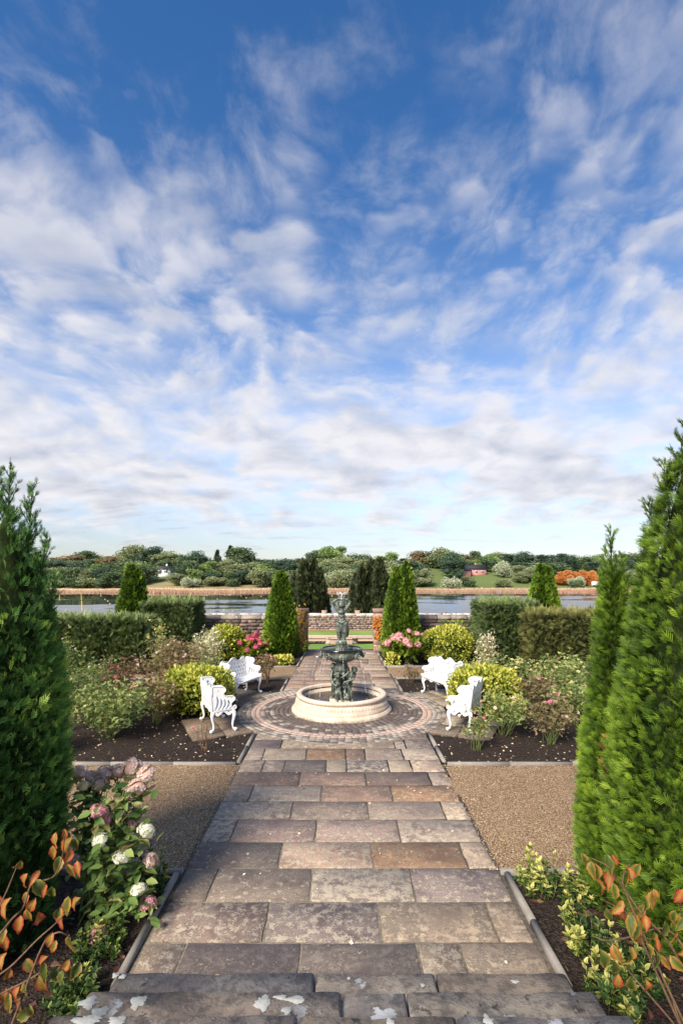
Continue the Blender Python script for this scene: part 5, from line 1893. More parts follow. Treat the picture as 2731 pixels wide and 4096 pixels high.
R_('pale rose bush behind the golden shrub in the left bed', -3.0, 11.45, .95, 1.0, 18, 560, .08, M['rose'], 112, [('blushf', 5, .05), ('rosef', 2, .045)], bt=.6)
R_('light green rose between the large front rose and the golden left shrub', -4.45, 9.2, .85, 1.0, 18, 520, .085, M['rose'], 113, [('rosef', 3, .05), ('creamf', 2, .04)], bt=.62)
R_('light green rose behind the golden shrub in the right bed', 3.15, 11.15, .85, 1.0, 18, 560, .08, M['rose'], 131, [('creamf', 6, .05)], bt=.66)
R_('light leafy rose in the middle of the right bed, with few blooms', 4.15, 9.2, .85, 1.0, 18, 520, .085, M['rose'], 132, [('creamf', 4, .05), ('rosef', 2, .05)], bt=.64)

H_ = dict(fl='flower_head', fl_data=HEAD, tmpl=(LEAF_V, LEAF_F), stem='gstem')
bush('hydrangea', 'lime-leaved hydrangea with magenta heads left of the gate conifer', 'hydrangea', -2.68, 15.5, .88, 1.15, 22, 460, .15, M['limegreen'], 141, [('magf', 17, .085)], 'border hydrangeas', bt=.55, tip_spread=.10, **H_)
bush('hydrangea', 'big hydrangea with pale pink heads right of the gate', 'hydrangea', 2.02, 15.35, .98, 1.45, 24, 520, .16, M['limegreen'], 142, [('pinkf', 22, .10)], 'border hydrangeas', bt=.35, tip_spread=.10, **H_)
bush('cream_phlox', 'cream variegated flowering plant at left behind the roses', 'flowering plant', -3.62, 13.9, 1.28, .8, 30, 900, .09, M['cream'], 143, [('whitef', 14, .045)], 'cream variegated plants', lower=.15, bt=.6, upright=.8, tmpl=(LEAF4_V, LEAF4_F))
bush('cream_phlox', 'cream variegated flowering plant at right before the hedge', 'flowering plant', 4.12, 14.4, 1.08, .62, 26, 700, .09, M['cream'], 144, [('pinkf', 7, .045)], 'cream variegated plants', lower=.15, bt=.55, upright=.8, tmpl=(LEAF4_V, LEAF4_F))
ball('yellow_shrub', 'small bright yellow shrub at the corner of the far left bed', -1.72, 15.15, .62, .45, .28, 420, .085, M['gold'], 145, 'small yellow corner shrubs', bt=.85)
ball('yellow_shrub', 'small yellow shrub at the corner of the far right bed', 1.50, 15.12, .36, .4, .34, 320, .085, M['gold'], 146, 'small yellow corner shrubs', bt=.8)
bush('red_flower_plant', 'green plant with red blooms at the foot of the left pier', 'flowering plant', -1.42, 16.6, .62, .62, 14, 420, .085, M['limegreen'], 147, [('redf', 9, .075)], bt=.15, tmpl=(LEAF4_V, LEAF4_F))
bush('dry_shrub', 'brownish dry shrub against the left garden wall', 'shrub', -4.0, 17.2, 1.12, 1.7, 22, 700, .085, M['rose_dry'], 148, [], stem='twig', bt=.25)
bush('leafy_wall_shrub', 'open leafy shrub against the right garden wall', 'shrub', 3.75, 17.0, 1.28, 1.3, 16, 420, .11, M['limegreen'], 149, [], bt=.22, tmpl=(LEAF4_V, LEAF4_F))
ball('low_heath', 'low dark clump behind the far left bench by the hydrangea', -2.2, 14.95, .6, .35, .3, 260, .07, M['rose_red'], 150, None, bt=.5)
bush('leafy_wall_shrub', 'loose green shrub between the left hedges', 'shrub', -5.0, 14.6, 1.0, 1.0, 14, 420, .10, M['rose'], 151, [], bt=.25)


def climber(label, x0, x1, y, z0, z1, n, m, seed, spill=.0):
    r = rng(seed)
    root = thing('climbing_vine', label, 'climber', ((x0 + x1) / 2, y, z0), 0, 'autumn climbers on the gate piers')
    w, h = x1 - x0, z1 - z0
    for k in range(6):
        b = np.array([r.uniform(-w / 3, w / 3), 0, -.02])
        e = np.array([r.uniform(-w / 2, w / 2), -.02, h * r.uniform(.75, 1.03)])
        t_ = np.linspace(0, 1, 7)[:, None]
        pts = b + (e - b) * t_ + np.c_[r.normal(size=7) * .03, np.abs(r.normal(size=7)) * -.01, r.normal(size=7) * .01]
        MB().tube(pts, np.linspace(.007, .003, 7), 4).build('stem', M['twig'], root)
    me = MB().add(LEAF_V * (1.2, 1, 1), LEAF_F, np.array([.1, .35, .5, .35, .6, .6, .9])).mesh('leaf', m)
    for k in range(n):
        u = r.random()
        p = (r.uniform(-w / 2, w / 2), -.015 - abs(r.normal()) * .035, h * (u if spill == 0 else u ** .8))
        if spill and u > .92:
            p = (p[0] + r.normal() * .1, p[1], p[2] + r.uniform(0, spill))
        d = unit(np.array([r.normal() * .5, -.35 + r.normal() * .25, -.8 + r.normal() * .5]))
        o = link('leaf', me, root, p, scale=r.uniform(.07, .125))
        o.rotation_euler = Matrix(basis(d[None], np.array([[r.normal() * .4, -1, .4]]))[0].tolist()).to_euler()


climber('yellow autumn vine on the left gate pier', -1.78, -1.22, 17.77, .15, 1.55, 130, M['autumn_y'], 161, .22)
climber('orange autumn vine on the right gate pier', 1.10, 1.42, 17.77, .45, 1.25, 90, M['autumn'], 162)
climber('yellow vine on the wall behind the left gate conifer', -2.72, -2.28, 17.77, .65, 1.15, 45, M['autumn_y'], 163)

# shrubs on the lake side of the garden wall
bush('autumn_shrub', 'yellow and red shrub showing above the left garden wall', 'shrub', -4.35, 19.6, 1.95, 1.0, 18, 520, .11, M['gold'], 171, [('redf', 10, .07)], 'shrubs behind the garden wall', z0=-.52, tmpl=(LEAF4_V, LEAF4_F), bt=.35)
bush('autumn_shrub', 'red-tipped shrub above the right garden wall, beside the hedge', 'shrub', 4.05, 19.6, 1.95, 1.5, 20, 460, .10, M['rose_red'], 172, [('redf', 6, .06)], 'shrubs behind the garden wall', z0=-.52, tmpl=(LEAF4_V, LEAF4_F), bt=.6)
bush('autumn_shrub', 'orange feathery shrub beyond the hedge at far left', 'shrub', -9.7, 18.9, 1.75, 1.6, 20, 700, .12, M['autumn_y'], 173, [], 'shrubs behind the garden wall', z0=-.52, tmpl=(LEAF4_V, LEAF4_F), bt=.5)
bush('autumn_shrub', 'round yellow-green shrub beyond the left hedge', 'shrub', -8.5, 19.4, 1.85, 1.1, 18, 600, .10, M['gold'], 174, [], 'shrubs behind the garden wall', z0=-.52, tmpl=(LEAF4_V, LEAF4_F), bt=.42)
bush('autumn_shrub', 'orange shrub beyond the right hedge beside the slim conifer', 'shrub', 9.0, 18.9, 1.95, 1.4, 18, 600, .11, M['autumn'], 175, [], 'shrubs behind the garden wall', z0=-.52, tmpl=(LEAF4_V, LEAF4_F), bt=.6)
bush('autumn_shrub', 'low green tuft on the wall left of the yellow and red shrub', 'shrub', -5.0, 19.3, 1.72, .6, 10, 260, .09, M['limegreen'], 176, [], 'shrubs behind the garden wall', z0=-.52, tmpl=(LEAF4_V, LEAF4_F), bt=.5)
# ------------------------------------------------------------------ far bank: woods, houses, reeds, buoys
def crown_mesh(seed, w, h, nl, size, m, blobs=14, style='round'):
    r = rng(seed)
    mb = MB()
    for k in range(blobs):
        a = r.uniform(0, 2 * PI)
        t_ = r.random()
        if style == 'fir':
            q = (1 - t_) * .5 * w
            c = np.array([math.cos(a) * q * .6, math.sin(a) * q * .6, h * (.12 + .86 * t_)])
            br = np.array([w * .22 * (1.15 - t_), w * .22 * (1.15 - t_), h * .10])
        elif style == 'willow':
            q = w * .36 * math.sqrt(r.random())
            c = np.array([math.cos(a) * q, math.sin(a) * q, h * (.25 + .55 * t_ * (1 - .5 * (q / w * 2.5) ** 2))])
            br = np.array([w * .2, w * .2, h * .25])
        else:
            q = w * .5 * math.sqrt(r.random()) * math.sin(PI * min(1, .22 + t_ * .72)) ** .6
            c = np.array([math.cos(a) * q * .85, math.sin(a) * q * .85, h * (.17 + .70 * t_)])
            br = np.array([1, 1, .8]) * w * r.uniform(.15, .25)
        n = nl // blobs
        d = unit(r.normal(size=(n, 3)))
        lm = lump(d * 2 + c, seed + k, 2.5)
        p = c + d * br * (1 + .22 * lm + r.normal(size=n) * .07)[:, None]
        tb = r.uniform(-.15, .15)
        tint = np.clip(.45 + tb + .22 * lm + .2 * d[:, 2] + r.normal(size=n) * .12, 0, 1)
        mb.inst(LEAF4_V * (1.3, 1, 1), LEAF4_F, p, basis(d + r.normal(size=(n, 3)) * .7, r.normal(size=(n, 3))), size * r.uniform(.6, 1.4, n), tint)
        mb.ico(c, 1.0, 1, .12, scale=br * .72)
    return mb.mesh('crown', m)


def trunk_mesh(seed, h, w):
    r = rng(seed)
    mb = MB().tube([(0, 0, -.6), (.05, 0, h * .3), (0, .05, h * .62)], [.028 * h, .021 * h, .008 * h], 7)
    for k in range(5):
        a = r.uniform(0, 6.28)
        z = h * r.uniform(.18, .42)
        mb.tube([(0, 0, z), (math.cos(a) * w * .16, math.sin(a) * w * .16, z + h * .12), (math.cos(a) * w * .32, math.sin(a) * w * .32, z + h * .22)], [.012 * h, .008 * h, .004 * h], 5)
    return mb.mesh('trunk', M['bark'])


FL = dict(  # leaf colours lightened to stand in for distance haze
    oak=leafmat('far_oak', [(0, (0.029, 0.052, 0.028)), (.5, (0.101, 0.153, 0.067)), (1, (0.236, 0.299, 0.136))], .2),
    dark=leafmat('far_dark_tree', [(0, (0.020, 0.037, 0.028)), (.5, (0.067, 0.113, 0.067)), (1, (0.158, 0.227, 0.125))], .2),
    light=leafmat('far_light_tree', [(0, (0.070, 0.116, 0.040)), (.5, (0.220, 0.317, 0.101)), (1, (0.409, 0.507, 0.191))], .25),
    olive=leafmat('far_olive_tree', [(0, (0.078, 0.100, 0.045)), (.5, (0.220, 0.254, 0.125)), (1, (0.393, 0.427, 0.227))], .25),
    brown=leafmat('far_brown_tree', [(0, (0.095, 0.072, 0.045)), (.5, (0.252, 0.199, 0.101)), (1, (0.427, 0.325, 0.159))], .25),
    orange=leafmat('far_orange_tree', [(0, (0.299, 0.095, 0.028)), (.5, (0.570, 0.231, 0.068)), (1, (0.706, 0.407, 0.136))], .3),
    silver=leafmat('far_silver_willow', [(0, (0.158, 0.181, 0.113)), (.5, (0.393, 0.435, 0.294)), (1, (0.630, 0.669, 0.498))], .25))
KIND = {}
for i, (nm, col, w, h, st) in enumerate((('spreading dark oak', 'dark', 11, 11, 'round'), ('rounded green oak', 'oak', 10, 10.5, 'round'), ('broad olive tree', 'olive', 10, 9.5, 'round'),
                                         ('light green tree', 'light', 8, 9.5, 'round'), ('tall dark fir', 'dark', 5, 12, 'fir'), ('browning tree', 'brown', 9, 9.5, 'round'),
                                         ('round grey-green willow bush', 'silver', 8, 5.5, 'willow'), ('dense green bush', 'oak', 6, 4.2, 'willow'), ('orange autumn tree', 'orange', 5, 5.2, 'round'),
                                         ('wide olive willow', 'olive', 11, 7, 'willow'), ('slender dark tree', 'dark', 6.5, 11.5, 'round'))):
    ms = [crown_mesh(300 + i * 7 + k, w, h, 2600, .55 if h > 6 else .42, FL[col], 16 if st == 'round' else 13, st) for k in (0, 1)]
    KIND[i] = (nm, ms, trunk_mesh(400 + i, h, w), h, w)
ORD = lambda n: {1: 'first', 2: 'second', 3: 'third', 4: 'fourth', 5: 'fifth', 6: 'sixth', 7: 'seventh', 8: 'eighth', 9: 'ninth', 10: 'tenth', 11: 'eleventh', 12: 'twelfth', 13: 'thirteenth',
                 14: 'fourteenth', 15: 'fifteenth', 16: 'sixteenth', 17: 'seventeenth', 18: 'eighteenth', 19: 'nineteenth', 20: 'twentieth'}.get(n, '%dth' % n)
SKYL = np.array([(-300, 2225), (200, 2228), (300, 2216), (400, 2232), (430, 2242), (520, 2200), (640, 2205), (700, 2226), (760, 2228), (850, 2215), (930, 2195), (990, 2215), (1070, 2228), (1170, 2230),
                 (1230, 2215), (1310, 2184), (1370, 2188), (1430, 2216), (1560, 2210), (1640, 2230), (1700, 2212), (1830, 2208), (1900, 2226), (1960, 2218), (2050, 2228), (2150, 2216), (2250, 2230),
                 (2330, 2216), (2400, 2232), (2480, 2226), (3100, 2226)])
tr = rng(500)
trees = []
x = -160.0
while x < 2900:                                             # skyline row
    d = tr.uniform(270, 310)
    trees.append(('skyline wood', x, d, float(np.interp(x, SKYL[:, 0], SKYL[:, 1])) + tr.uniform(-20, 14), tr.choice([0, 1, 2, 3, 4, 5, 10], p=[.27, .23, .13, .10, .09, .06, .12])))
    x += tr.uniform(30, 58)
x = -130.0
while x < 2900:                                             # slope below the skyline
    if not (1700 < x < 1790 or 2390 < x < 2470):
        trees.append(('upper slope', x, tr.uniform(256, 268), tr.uniform(2226, 2246) + (12 if 2000 < x < 2300 else 0), tr.choice([0, 1, 2, 3, 4, 5, 10], p=[.25, .25, .15, .09, .08, .06, .12])))
    x += tr.uniform(45, 80)
x = -150.0
while x < 2900:                                             # middle row, leaving gaps for the houses and fields
    if not (600 < x < 690 or 1700 < x < 2040 or 2210 < x < 2420):
        trees.append(('middle row of trees', x, tr.uniform(236, 250), tr.uniform(2238, 2262), tr.choice([0, 1, 2, 3, 5, 10], p=[.24, .27, .2, .1, .07, .12])))
    x += tr.uniform(42, 72)
x = -120.0
while x < 2900:                                             # undergrowth closing the gaps at the foot of the wood
    if not (600 < x < 680 or 1700 < x < 2060 or 2150 < x < 2470):
        trees.append(('lower thicket', x, tr.uniform(226, 234), tr.uniform(2268, 2296), tr.choice([1, 2, 7, 9, 3, 0], p=[.28, .2, .12, .15, .1, .15])))
    x += tr.uniform(36, 62)
x = -140.0
while x < 2900:                                             # bushes and willows along the reeds
    if not (585 < x < 670):
        big = tr.random() < .45 and x < 1720
        trees.append(('waterside bushes', x, tr.uniform(216, 226), tr.uniform(2272, 2294) if big else tr.uniform(2302, 2318), tr.choice([6, 7, 9], p=[.3, .4, .3]) if not big else tr.choice([9, 6, 1, 2])))
    x += tr.uniform(60, 110) if x < 1640 else tr.uniform(110, 210)
for x, yt in ((2238, 2289), (2266, 2284), (2295, 2287), (2322, 2283), (2345, 2290), (2368, 2286)):
    trees.append(('orange row', x, 226, yt, 8))
trees += [('trees by the pink house', 1812, 244, 2212, 0), ('trees by the pink house', 2012, 244, 2246, 6), ('waterside bushes', 1805, 214, 2305, 6), ('waterside bushes', 2303, 214, 2317, 7)]
by = {}
for t_ in trees:
    by.setdefault((t_[0], KIND[t_[4]][0]), []).append(t_)
for (row, nm), lst in by.items():
    for i, (rw_, px_, d, top, k) in enumerate(sorted(lst, key=lambda q: q[1])):
        X = (px_ - CX) * d / F
        zb = float(land_z(np.array([X]), np.array([d]))[0])
        zt = EYE - (top - HZ) * d / F
        nm_, ms, tm, h, w = KIND[k]
        s_ = max(.45, (zt - zb) / h)
        sx = float(np.clip(s_, .85, 1.35)) * (tr.uniform(.85, 1.05) if (rw_ == 'waterside bushes' and px_ > 1700) or 1640 < px_ < 2110 and d < 254 or k == 8 else tr.uniform(1.3, 1.8) if d > 235 else tr.uniform(1.2, 1.5))
        lab = '%s, %s such from left in %s across the lake' % (nm, ORD(i + 1), row) if len(lst) > 1 else '%s in the %s across the lake' % (nm, row)
        isb = h < 5 or 'bush' in nm
        root = thing('waterside_bush' if isb else 'woodland_tree', lab, 'bush' if isb else 'tree', (X, d, zb), tr.uniform(0, 6.28), row)
        root.scale = (sx, sx, s_)
        link('crown', ms[tr.integers(2)], root)
        link('trunk', tm, root)

# reeds along the far water's edge
rr_ = rng(510)
n = 24000
X = rr_.uniform(-175, 175, n)
dq = rr_.random(n)
Yq = shore(X) - 3.0 + dq * 15
zb = np.maximum(land_z(X, Yq), -5.2)
hgt = (.85 + .3 * np.sin(X * .11) * np.sin(X * .031 + 1) + rr_.normal(size=n) * .2) * np.where(X < -95, .8, 1)
RV = np.array([(-.5, 0, 0), (.5, 0, 0), (.42, 0, .75), (0, .1, 1), (-.42, 0, .7)])
ang = rr_.uniform(-.5, .5, n)
Rm = np.zeros((n, 3, 3))
Rm[:, 0, 0] = np.cos(ang); Rm[:, 0, 1] = -np.sin(ang); Rm[:, 1, 0] = np.sin(ang); Rm[:, 1, 1] = np.cos(ang); Rm[:, 2, 2] = 1
tint = np.clip(np.where(dq > .62, .75, .3) + rr_.normal(size=n) * .12 + .25 * (X < -30) * (dq > .5), 0, 1)
reed = MB().inst(RV, [(0, 1, 2, 3, 4)], np.c_[X, Yq, zb], Rm, np.c_[rr_.uniform(.14, .34, n), np.ones(n), hgt], tint)
tag(reed.build('reeds', leafmat('autumn_reeds', [(0, (.26, .15, .105)), (.35, (.42, .26, .185)), (.7, (.52, .39, .26)), (1, (.60, .50, .33))], .2)), 'band of brown reeds along the far shore', 'reeds', kind='stuff')


def house(label, px_, d, w, dp, wall_h, roof_h, wallc, roofc, windows, chim, base_py, wing=None):
    X = (px_ - CX) * d / F
    z = EYE - (base_py - HZ) * d / F
    root = thing('house', label, 'house', (X, d, z))
    wm, rm = m_plain('house_wall_' + label[:4], wallc, .8, .2, .08, 2.0), m_plain('house_roof_' + label[:4], roofc, .7, .2, .2, 3.0)
    MB().box((-w / 2, 0, -3.0), (w / 2, dp, wall_h)).build('wall', wm, root)
    e = .35
    MB().add([(-w / 2 - e, -e, wall_h - .05), (w / 2 + e, -e, wall_h - .05), (w / 2 + e, dp + e, wall_h - .05), (-w / 2 - e, dp + e, wall_h - .05), (-w / 2 - e, dp / 2, wall_h + roof_h), (w / 2 + e, dp / 2, wall_h + roof_h)],
             [(0, 1, 5, 4), (2, 3, 4, 5), (0, 4, 3), (1, 2, 5), (3, 2, 1, 0)]).build('roof', rm, root)
    for cx in chim:
        MB().box((cx - .35, dp / 2 - .3, wall_h + roof_h - .5), (cx + .35, dp / 2 + .3, wall_h + roof_h + .9)).build('chimney', wm, root)
    fm = FRAME
    for (x0, x1, z0, z1) in windows:
        f_ = MB()
        for a, b in (((x0 - .1, z0 - .1), (x1 + .1, z0)), ((x0 - .1, z1), (x1 + .1, z1 + .1)), ((x0 - .1, z0), (x0, z1)), ((x1, z0), (x1 + .1, z1)), (((x0 + x1) / 2 - .05, z0), ((x0 + x1) / 2 + .05, z1))):
            f_.box((a[0], -.08, a[1]), (b[0], -.003, b[1]))
        wn = f_.build('window', fm, root)
        MB().box((x0, -.03, z0), (x1, -.004, z1)).build('pane', PANE, wn)
    return root


FRAME = m_plain('white_window_frame', (.75, .75, .72), .5, .3, .05)
PANE = mat('dark_pane', lambda t: bsdf(t, (.02, .025, .03), .06, .5))
house('white bungalow with dark roof in a gap in the woods across the lake', 644, 255, 8.5, 6, 2.6, 1.8, (.78, .78, .76), (.05, .05, .06), [(-3.4, -2.2, .9, 2.0), (-.9, .5, .9, 2.0), (1.8, 3.2, .9, 2.0)], [2.0], 2298)
house('pink cottage with dark slate roof on the hillside across the lake', 1905, 252, 9.5, 6, 2.7, 2.3, (.48, .21, .19), (.035, .037, .05), [(-3.4, -2.2, .9, 2.0), (-.6, .6, .9, 2.0), (2.2, 3.4, .9, 2.0)], [.2], 2299)
house('small pink outbuilding left of the pink cottage', 1862, 248, 5, 4, 2.2, .9, (.46, .20, .18), (.10, .06, .06), [(-.6, .6, .8, 1.7)], [], 2301)


def van(label, px_, d, flip):
    X = (px_ - CX) * d / F
    z = float(land_z(np.array([X]), np.array([float(d)]))[0]) + .05
    root = thing('parked_van', label, 'van', (X, d, z), 0, 'vans under the orange trees')
    wm = VANW
    prof = [(-2.3, .35), (2.2, .35), (2.3, .8), (2.1, 1.15), (1.55, 1.3), (1.15, 1.95), (.8, 2.1), (-2.2, 2.1), (-2.3, 1.9)]
    if flip:
        prof = [(-a, b) for a, b in prof][::-1]
    k = len(prof)
    MB().add([(a, y_, b) for y_ in (-.9, .9) for a, b in prof], [(i, (i + 1) % k, k + (i + 1) % k, k + i) for i in range(k)] + [tuple(range(k - 1, -1, -1)), tuple(range(k, 2 * k))]).build('body', wm, root)
    s_ = -1 if flip else 1
    MB().box((min(s_ * .4, s_ * 1.1), -.915, 1.25), (max(s_ * .4, s_ * 1.1), -.903, 1.85)).build('side_window', PANE, root)
    for wx in (-1.45, 1.45):
        for wy in (-.92, .74):
            MB().lathe([(.0, 0), (.34, 0), (.36, .03), (.36, .15), (.34, .18), (0, .18)], 16).build('wheel', TYRE, root, loc=(wx, wy, .36)).rotation_euler = (-PI / 2, 0, 0)
    return root


VANW = m_plain('white_car_paint', (.80, .80, .80), .3, .5, .03)
TYRE = m_plain('black_tyre', (.02, .02, .02), .8, .2, .2)
van('white van parked under the orange trees, left one', 2384, 224, False)
van('white van parked under the orange trees, right one', 2425, 225, True)

bm_ = MB().ico((0, 0, .06), .17, 2, scale=(1, 1, .8)).mesh('buoy', m_plain('yellow_buoy', (.75, .52, .12), .5, .4, .1))
br_ = rng(520)
BU = [(240, y_) for y_ in (2378, 2384, 2391, 2400)] + [(326 + .5 * k, 2378 + 7 * k) for k in range(10)] + [(404, 2375), (405, 2383), (421, 2398), (433, 2405), (441, 2416), (600, 2380), (620, 2395), (655, 2378), (720, 2388), (760, 2382), (815, 2391),
      (828, 2383), (870, 2397), (880, 2377), (920, 2380), (965, 2385), (985, 2392), (1045, 2386), (1064, 2399), (1305, 2389), (1327, 2384), (1317, 2421), (270, 2374), (290, 2372), (330, 2371), (860, 2374), (1010, 2379)]
for px_, py_ in BU:
    P_ = gp(px_, py_, -5.0)
    if P_[1] > 192:
        continue
    tag(link('marker_buoy', bm_, None, (P_[0], P_[1], -5.0)), 'small yellow marker buoy floating in a row on the lake', 'buoy', 'yellow buoys on the lake')
P_ = gp(2072, 2388, -5.0)
tag(link('orange_buoy', MB().ico((0, 0, .1), .32, 2).mesh('buoy', m_plain('orange_buoy', (.75, .18, .10), .5, .4, .1)), None, P_), 'single orange buoy on the lake at right', 'buoy')
P_ = gp(1993, 2378, -5.0)
pm = MB().tube([(0, 0, -.6), (0, 0, 2.1)], .12, 8).box((-.22, -.22, 1.9), (.22, .22, 2.3))
tag(pm.build('mooring_post', m_plain('grey_post', (.30, .30, .30), .8, .2), None, loc=P_), 'grey post standing in the water before the far reeds', 'post')
# ------------------------------------------------------------------ foreground planting
def euler_of(d, nrm, roll=0.0):
    return Matrix(basis(np.array([d], float), np.array([nrm], float), np.array([roll]))[0].tolist()).to_euler()


def big_leaf(seed, w=.30, serr=.02, curl=.25):
    """ovate leaf, creased along the midrib, toothed edge; tint runs from midrib (0) to edge (1)"""
    r = rng(seed)
    n = 9
    t_ = np.linspace(0, 1, n)
    half = w * np.sin(PI * t_ ** .78) * (1.12 - .35 * t_)
    V, T = [], []
    for i in range(n):
        z = -curl * (t_[i] - .35) ** 2
        for s_, k in ((-1, 1.0), (-1, .5), (0, 0), (1, .5), (1, 1.0)):
            hw = half[i] * k + (serr * (1 if i % 2 else -1) if k == 1 and 0 < i < n - 1 else 0)
            V.append((s_ * hw * (.86 if k == 1 else 1), t_[i], z + .62 * hw - .3 * hw * hw + .05 * math.sin(t_[i] * 9 + seed + s_) * k + r.normal() * .012))
            T.append(min(1, k * .75 + .35 * max(0, t_[i] - .6)))
    fs = [(i * 5 + j, i * 5 + j + 1, (i + 1) * 5 + j + 1, (i + 1) * 5 + j) for i in range(n - 1) for j in range(4)]
    return np.array(V), fs, np.array(T)


def m_autumn_leaf():
    def fn(t):
        a = tinted(t)
        r, c = objrand(t)
        vein = t.noise(pos(t), 60.0, 3, .6)
        f = t.math('ADD', t.math('MULTIPLY', a, .66), t.math('MULTIPLY', t.math('SUBTRACT', r, .38), .62))
        f = t.math('ADD', f, t.math('MULTIPLY', t.math('SUBTRACT', vein, .5), .35), clamp=True)
        col = t.ramp(f, [(0, (.07, .10, .02)), (.18, (.16, .16, .03)), (.36, (.38, .22, .045)), (.56, (.42, .12, .035)), (.76, (.36, .045, .032)), (1, (.24, .025, .03))])
        p = bsdf(t, col, .5, .3, bump=vein, strength=.3, dist=.004)
        tr = t.new('ShaderNodeBsdfTranslucent')
        t.l.new(col, tr.inputs['Color'])
        mx = t.new('ShaderNodeMixShader')
        mx.inputs[0].default_value = .35
        t.l.new(p, mx.inputs[1])
        t.l.new(tr.outputs[0], mx.inputs[2])
        return mx.outputs[0]
    return mat('turning_leaf', fn)


M['turn'] = m_autumn_leaf()
TURN = []
for k in range(4):
    v_, f_, t_ = big_leaf(600 + k, (.27, .31, .24, .33)[k], .018, (.25, .5, .1, .6)[k])
    TURN.append(MB().add(v_, f_, t_).mesh('leaf', M['turn'], True))


def turning_shrub(label, root_xy, origin, sc, leaves, branches, depth, seed):
    r = rng(seed)
    root = thing('autumn_leaf_shrub', label, 'shrub', (*root_xy, -.01), 0, 'turning shrubs beside the steps')
    o = np.array([*root_xy, -.01])
    W = lambda q, dd=0: at(origin[0] + sc * q[0], origin[1] + sc * q[1], depth + dd) - o
    for br in branches:
        pts = [W(q, r.normal() * .04) for q in br]
        st = np.array([r.normal() * .03, r.normal() * .03, -.03])
        mid = st * .45 + pts[0] * .55 + np.array([0, 0, -.08])
        pl = np.array([st, mid] + pts)
        tt = np.linspace(0, len(pl) - 1, len(pl) * 4)
        fine = np.stack([np.interp(tt, np.arange(len(pl)), pl[:, c]) for c in range(3)], -1)
        fine[1:-1] = (fine[:-2] + fine[1:-1] * 2 + fine[2:]) / 4
        MB().tube(fine, np.linspace(.008, .0022, len(fine)), 5).build('branch', M['twig'], root, smooth=True)
    for qi, q in enumerate(leaves):
        if qi % 6 == 5:
            continue
        p = W(q, r.normal() * .10)
        L = r.uniform(.062, .102)
        d = unit(np.array([r.normal() * .45, -.15 + r.normal() * .35, -1 + r.normal() * .25]))
        lf = link('leaf', TURN[r.integers(4)], root, p - d * L * .5, scale=L)
        lf.rotation_euler = euler_of(d, (r.normal() * .6, -1, .3 + r.normal() * .4))
    return root


LL = [(510, 670), (440, 710), (590, 740), (520, 760), (420, 810), (500, 790), (535, 840), (455, 910), (555, 950), (615, 935), (135, 910), (100, 1090), (195, 1030), (270, 1010), (310, 1090), (350, 1110), (400, 1120),
      (445, 1090), (205, 1170), (245, 1230), (230, 1300), (150, 1380), (310, 1330), (215, 1490), (45, 1250), (20, 1470), (45, 1520), (390, 1495), (420, 1550), (530, 1490), (565, 1520), (530, 1230), (590, 1210), (480, 1320),
      (450, 1290), (540, 1340), (235, 1700), (330, 1660), (350, 1750), (330, 1840), (440, 1770), (400, 1640), (480, 1790), (540, 1750), (590, 1740), (510, 1700), (60, 1770), (20, 1800), (200, 1880), (130, 1930), (30, 1930),
      (240, 2050), (180, 2080), (40, 2080), (70, 1990), (20, 1660), (-60, 1400), (-80, 1750), (-40, 2000), (110, 1850), (160, 2010), (-20, 1150)]
turning_shrub('shrub with hanging orange and red leaves at the lower left corner', (-1.86, 2.42), (0, 3000), .5102, LL,
              [[(-60, 1950), (50, 1890), (250, 1790), (400, 1690), (540, 1685)], [(-40, 1500), (100, 1320), (190, 1240), (240, 1050), (430, 1000), (490, 860), (512, 660)], [(-60, 1800), (90, 1700), (300, 1480), (430, 1370), (540, 1250)],
               [(-40, 1300), (60, 1100), (140, 900)], [(-30, 2040), (110, 1960), (220, 1960)], [(350, 1480), (470, 1420), (560, 1470)]], 2.45, 611)
LR = [(720, 510), (790, 610), (835, 620), (930, 560), (980, 530), (945, 600), (860, 750), (925, 690), (980, 790), (1110, 640), (1150, 620), (1140, 700), (1090, 650), (1330, 820), (1300, 870), (1240, 905), (1530, 830),
      (890, 920), (930, 990), (1000, 930), (1090, 945), (1180, 960), (1040, 1000), (1070, 1080), (1120, 1080), (1180, 1070), (1250, 1060), (1200, 1200), (1300, 1180), (960, 1300), (890, 1380), (1080, 1380), (1120, 1340),
      (980, 1450), (1010, 1570), (1060, 1560), (1120, 1590), (1280, 1310), (1340, 1380), (1420, 1400), (1490, 1170), (1450, 1180), (1500, 1030), (1540, 1070), (1530, 1420), (1255, 1605), (1420, 1570), (1540, 1600), (1480, 1000),
      (1550, 1300), (1390, 1120), (1600, 1200), (1620, 1450), (1590, 950), (1160, 1150), (1000, 1330), (1350, 1250)]
turning_shrub('shrub with hanging orange and green leaves at the lower right corner', (1.95, 2.30), (2000, 3200), .4662, LR,
              [[(1560, 2050), (1490, 1920), (1220, 1610), (1110, 1480), (990, 1350)], [(1600, 1500), (1420, 1180), (1230, 1000), (1040, 740), (920, 560), (770, 495)], [(1560, 1950), (1500, 1800), (1430, 1560)],
               [(1600, 1300), (1480, 1140), (1360, 1090), (1100, 1180), (900, 1210), (800, 1170)], [(1100, 960), (960, 900), (860, 850)], [(1620, 1150), (1540, 940), (1530, 800)], [(1040, 740), (1060, 620), (1110, 550)],
               [(1600, 1480), (1400, 1350), (1250, 1230)]], 2.42, 612)

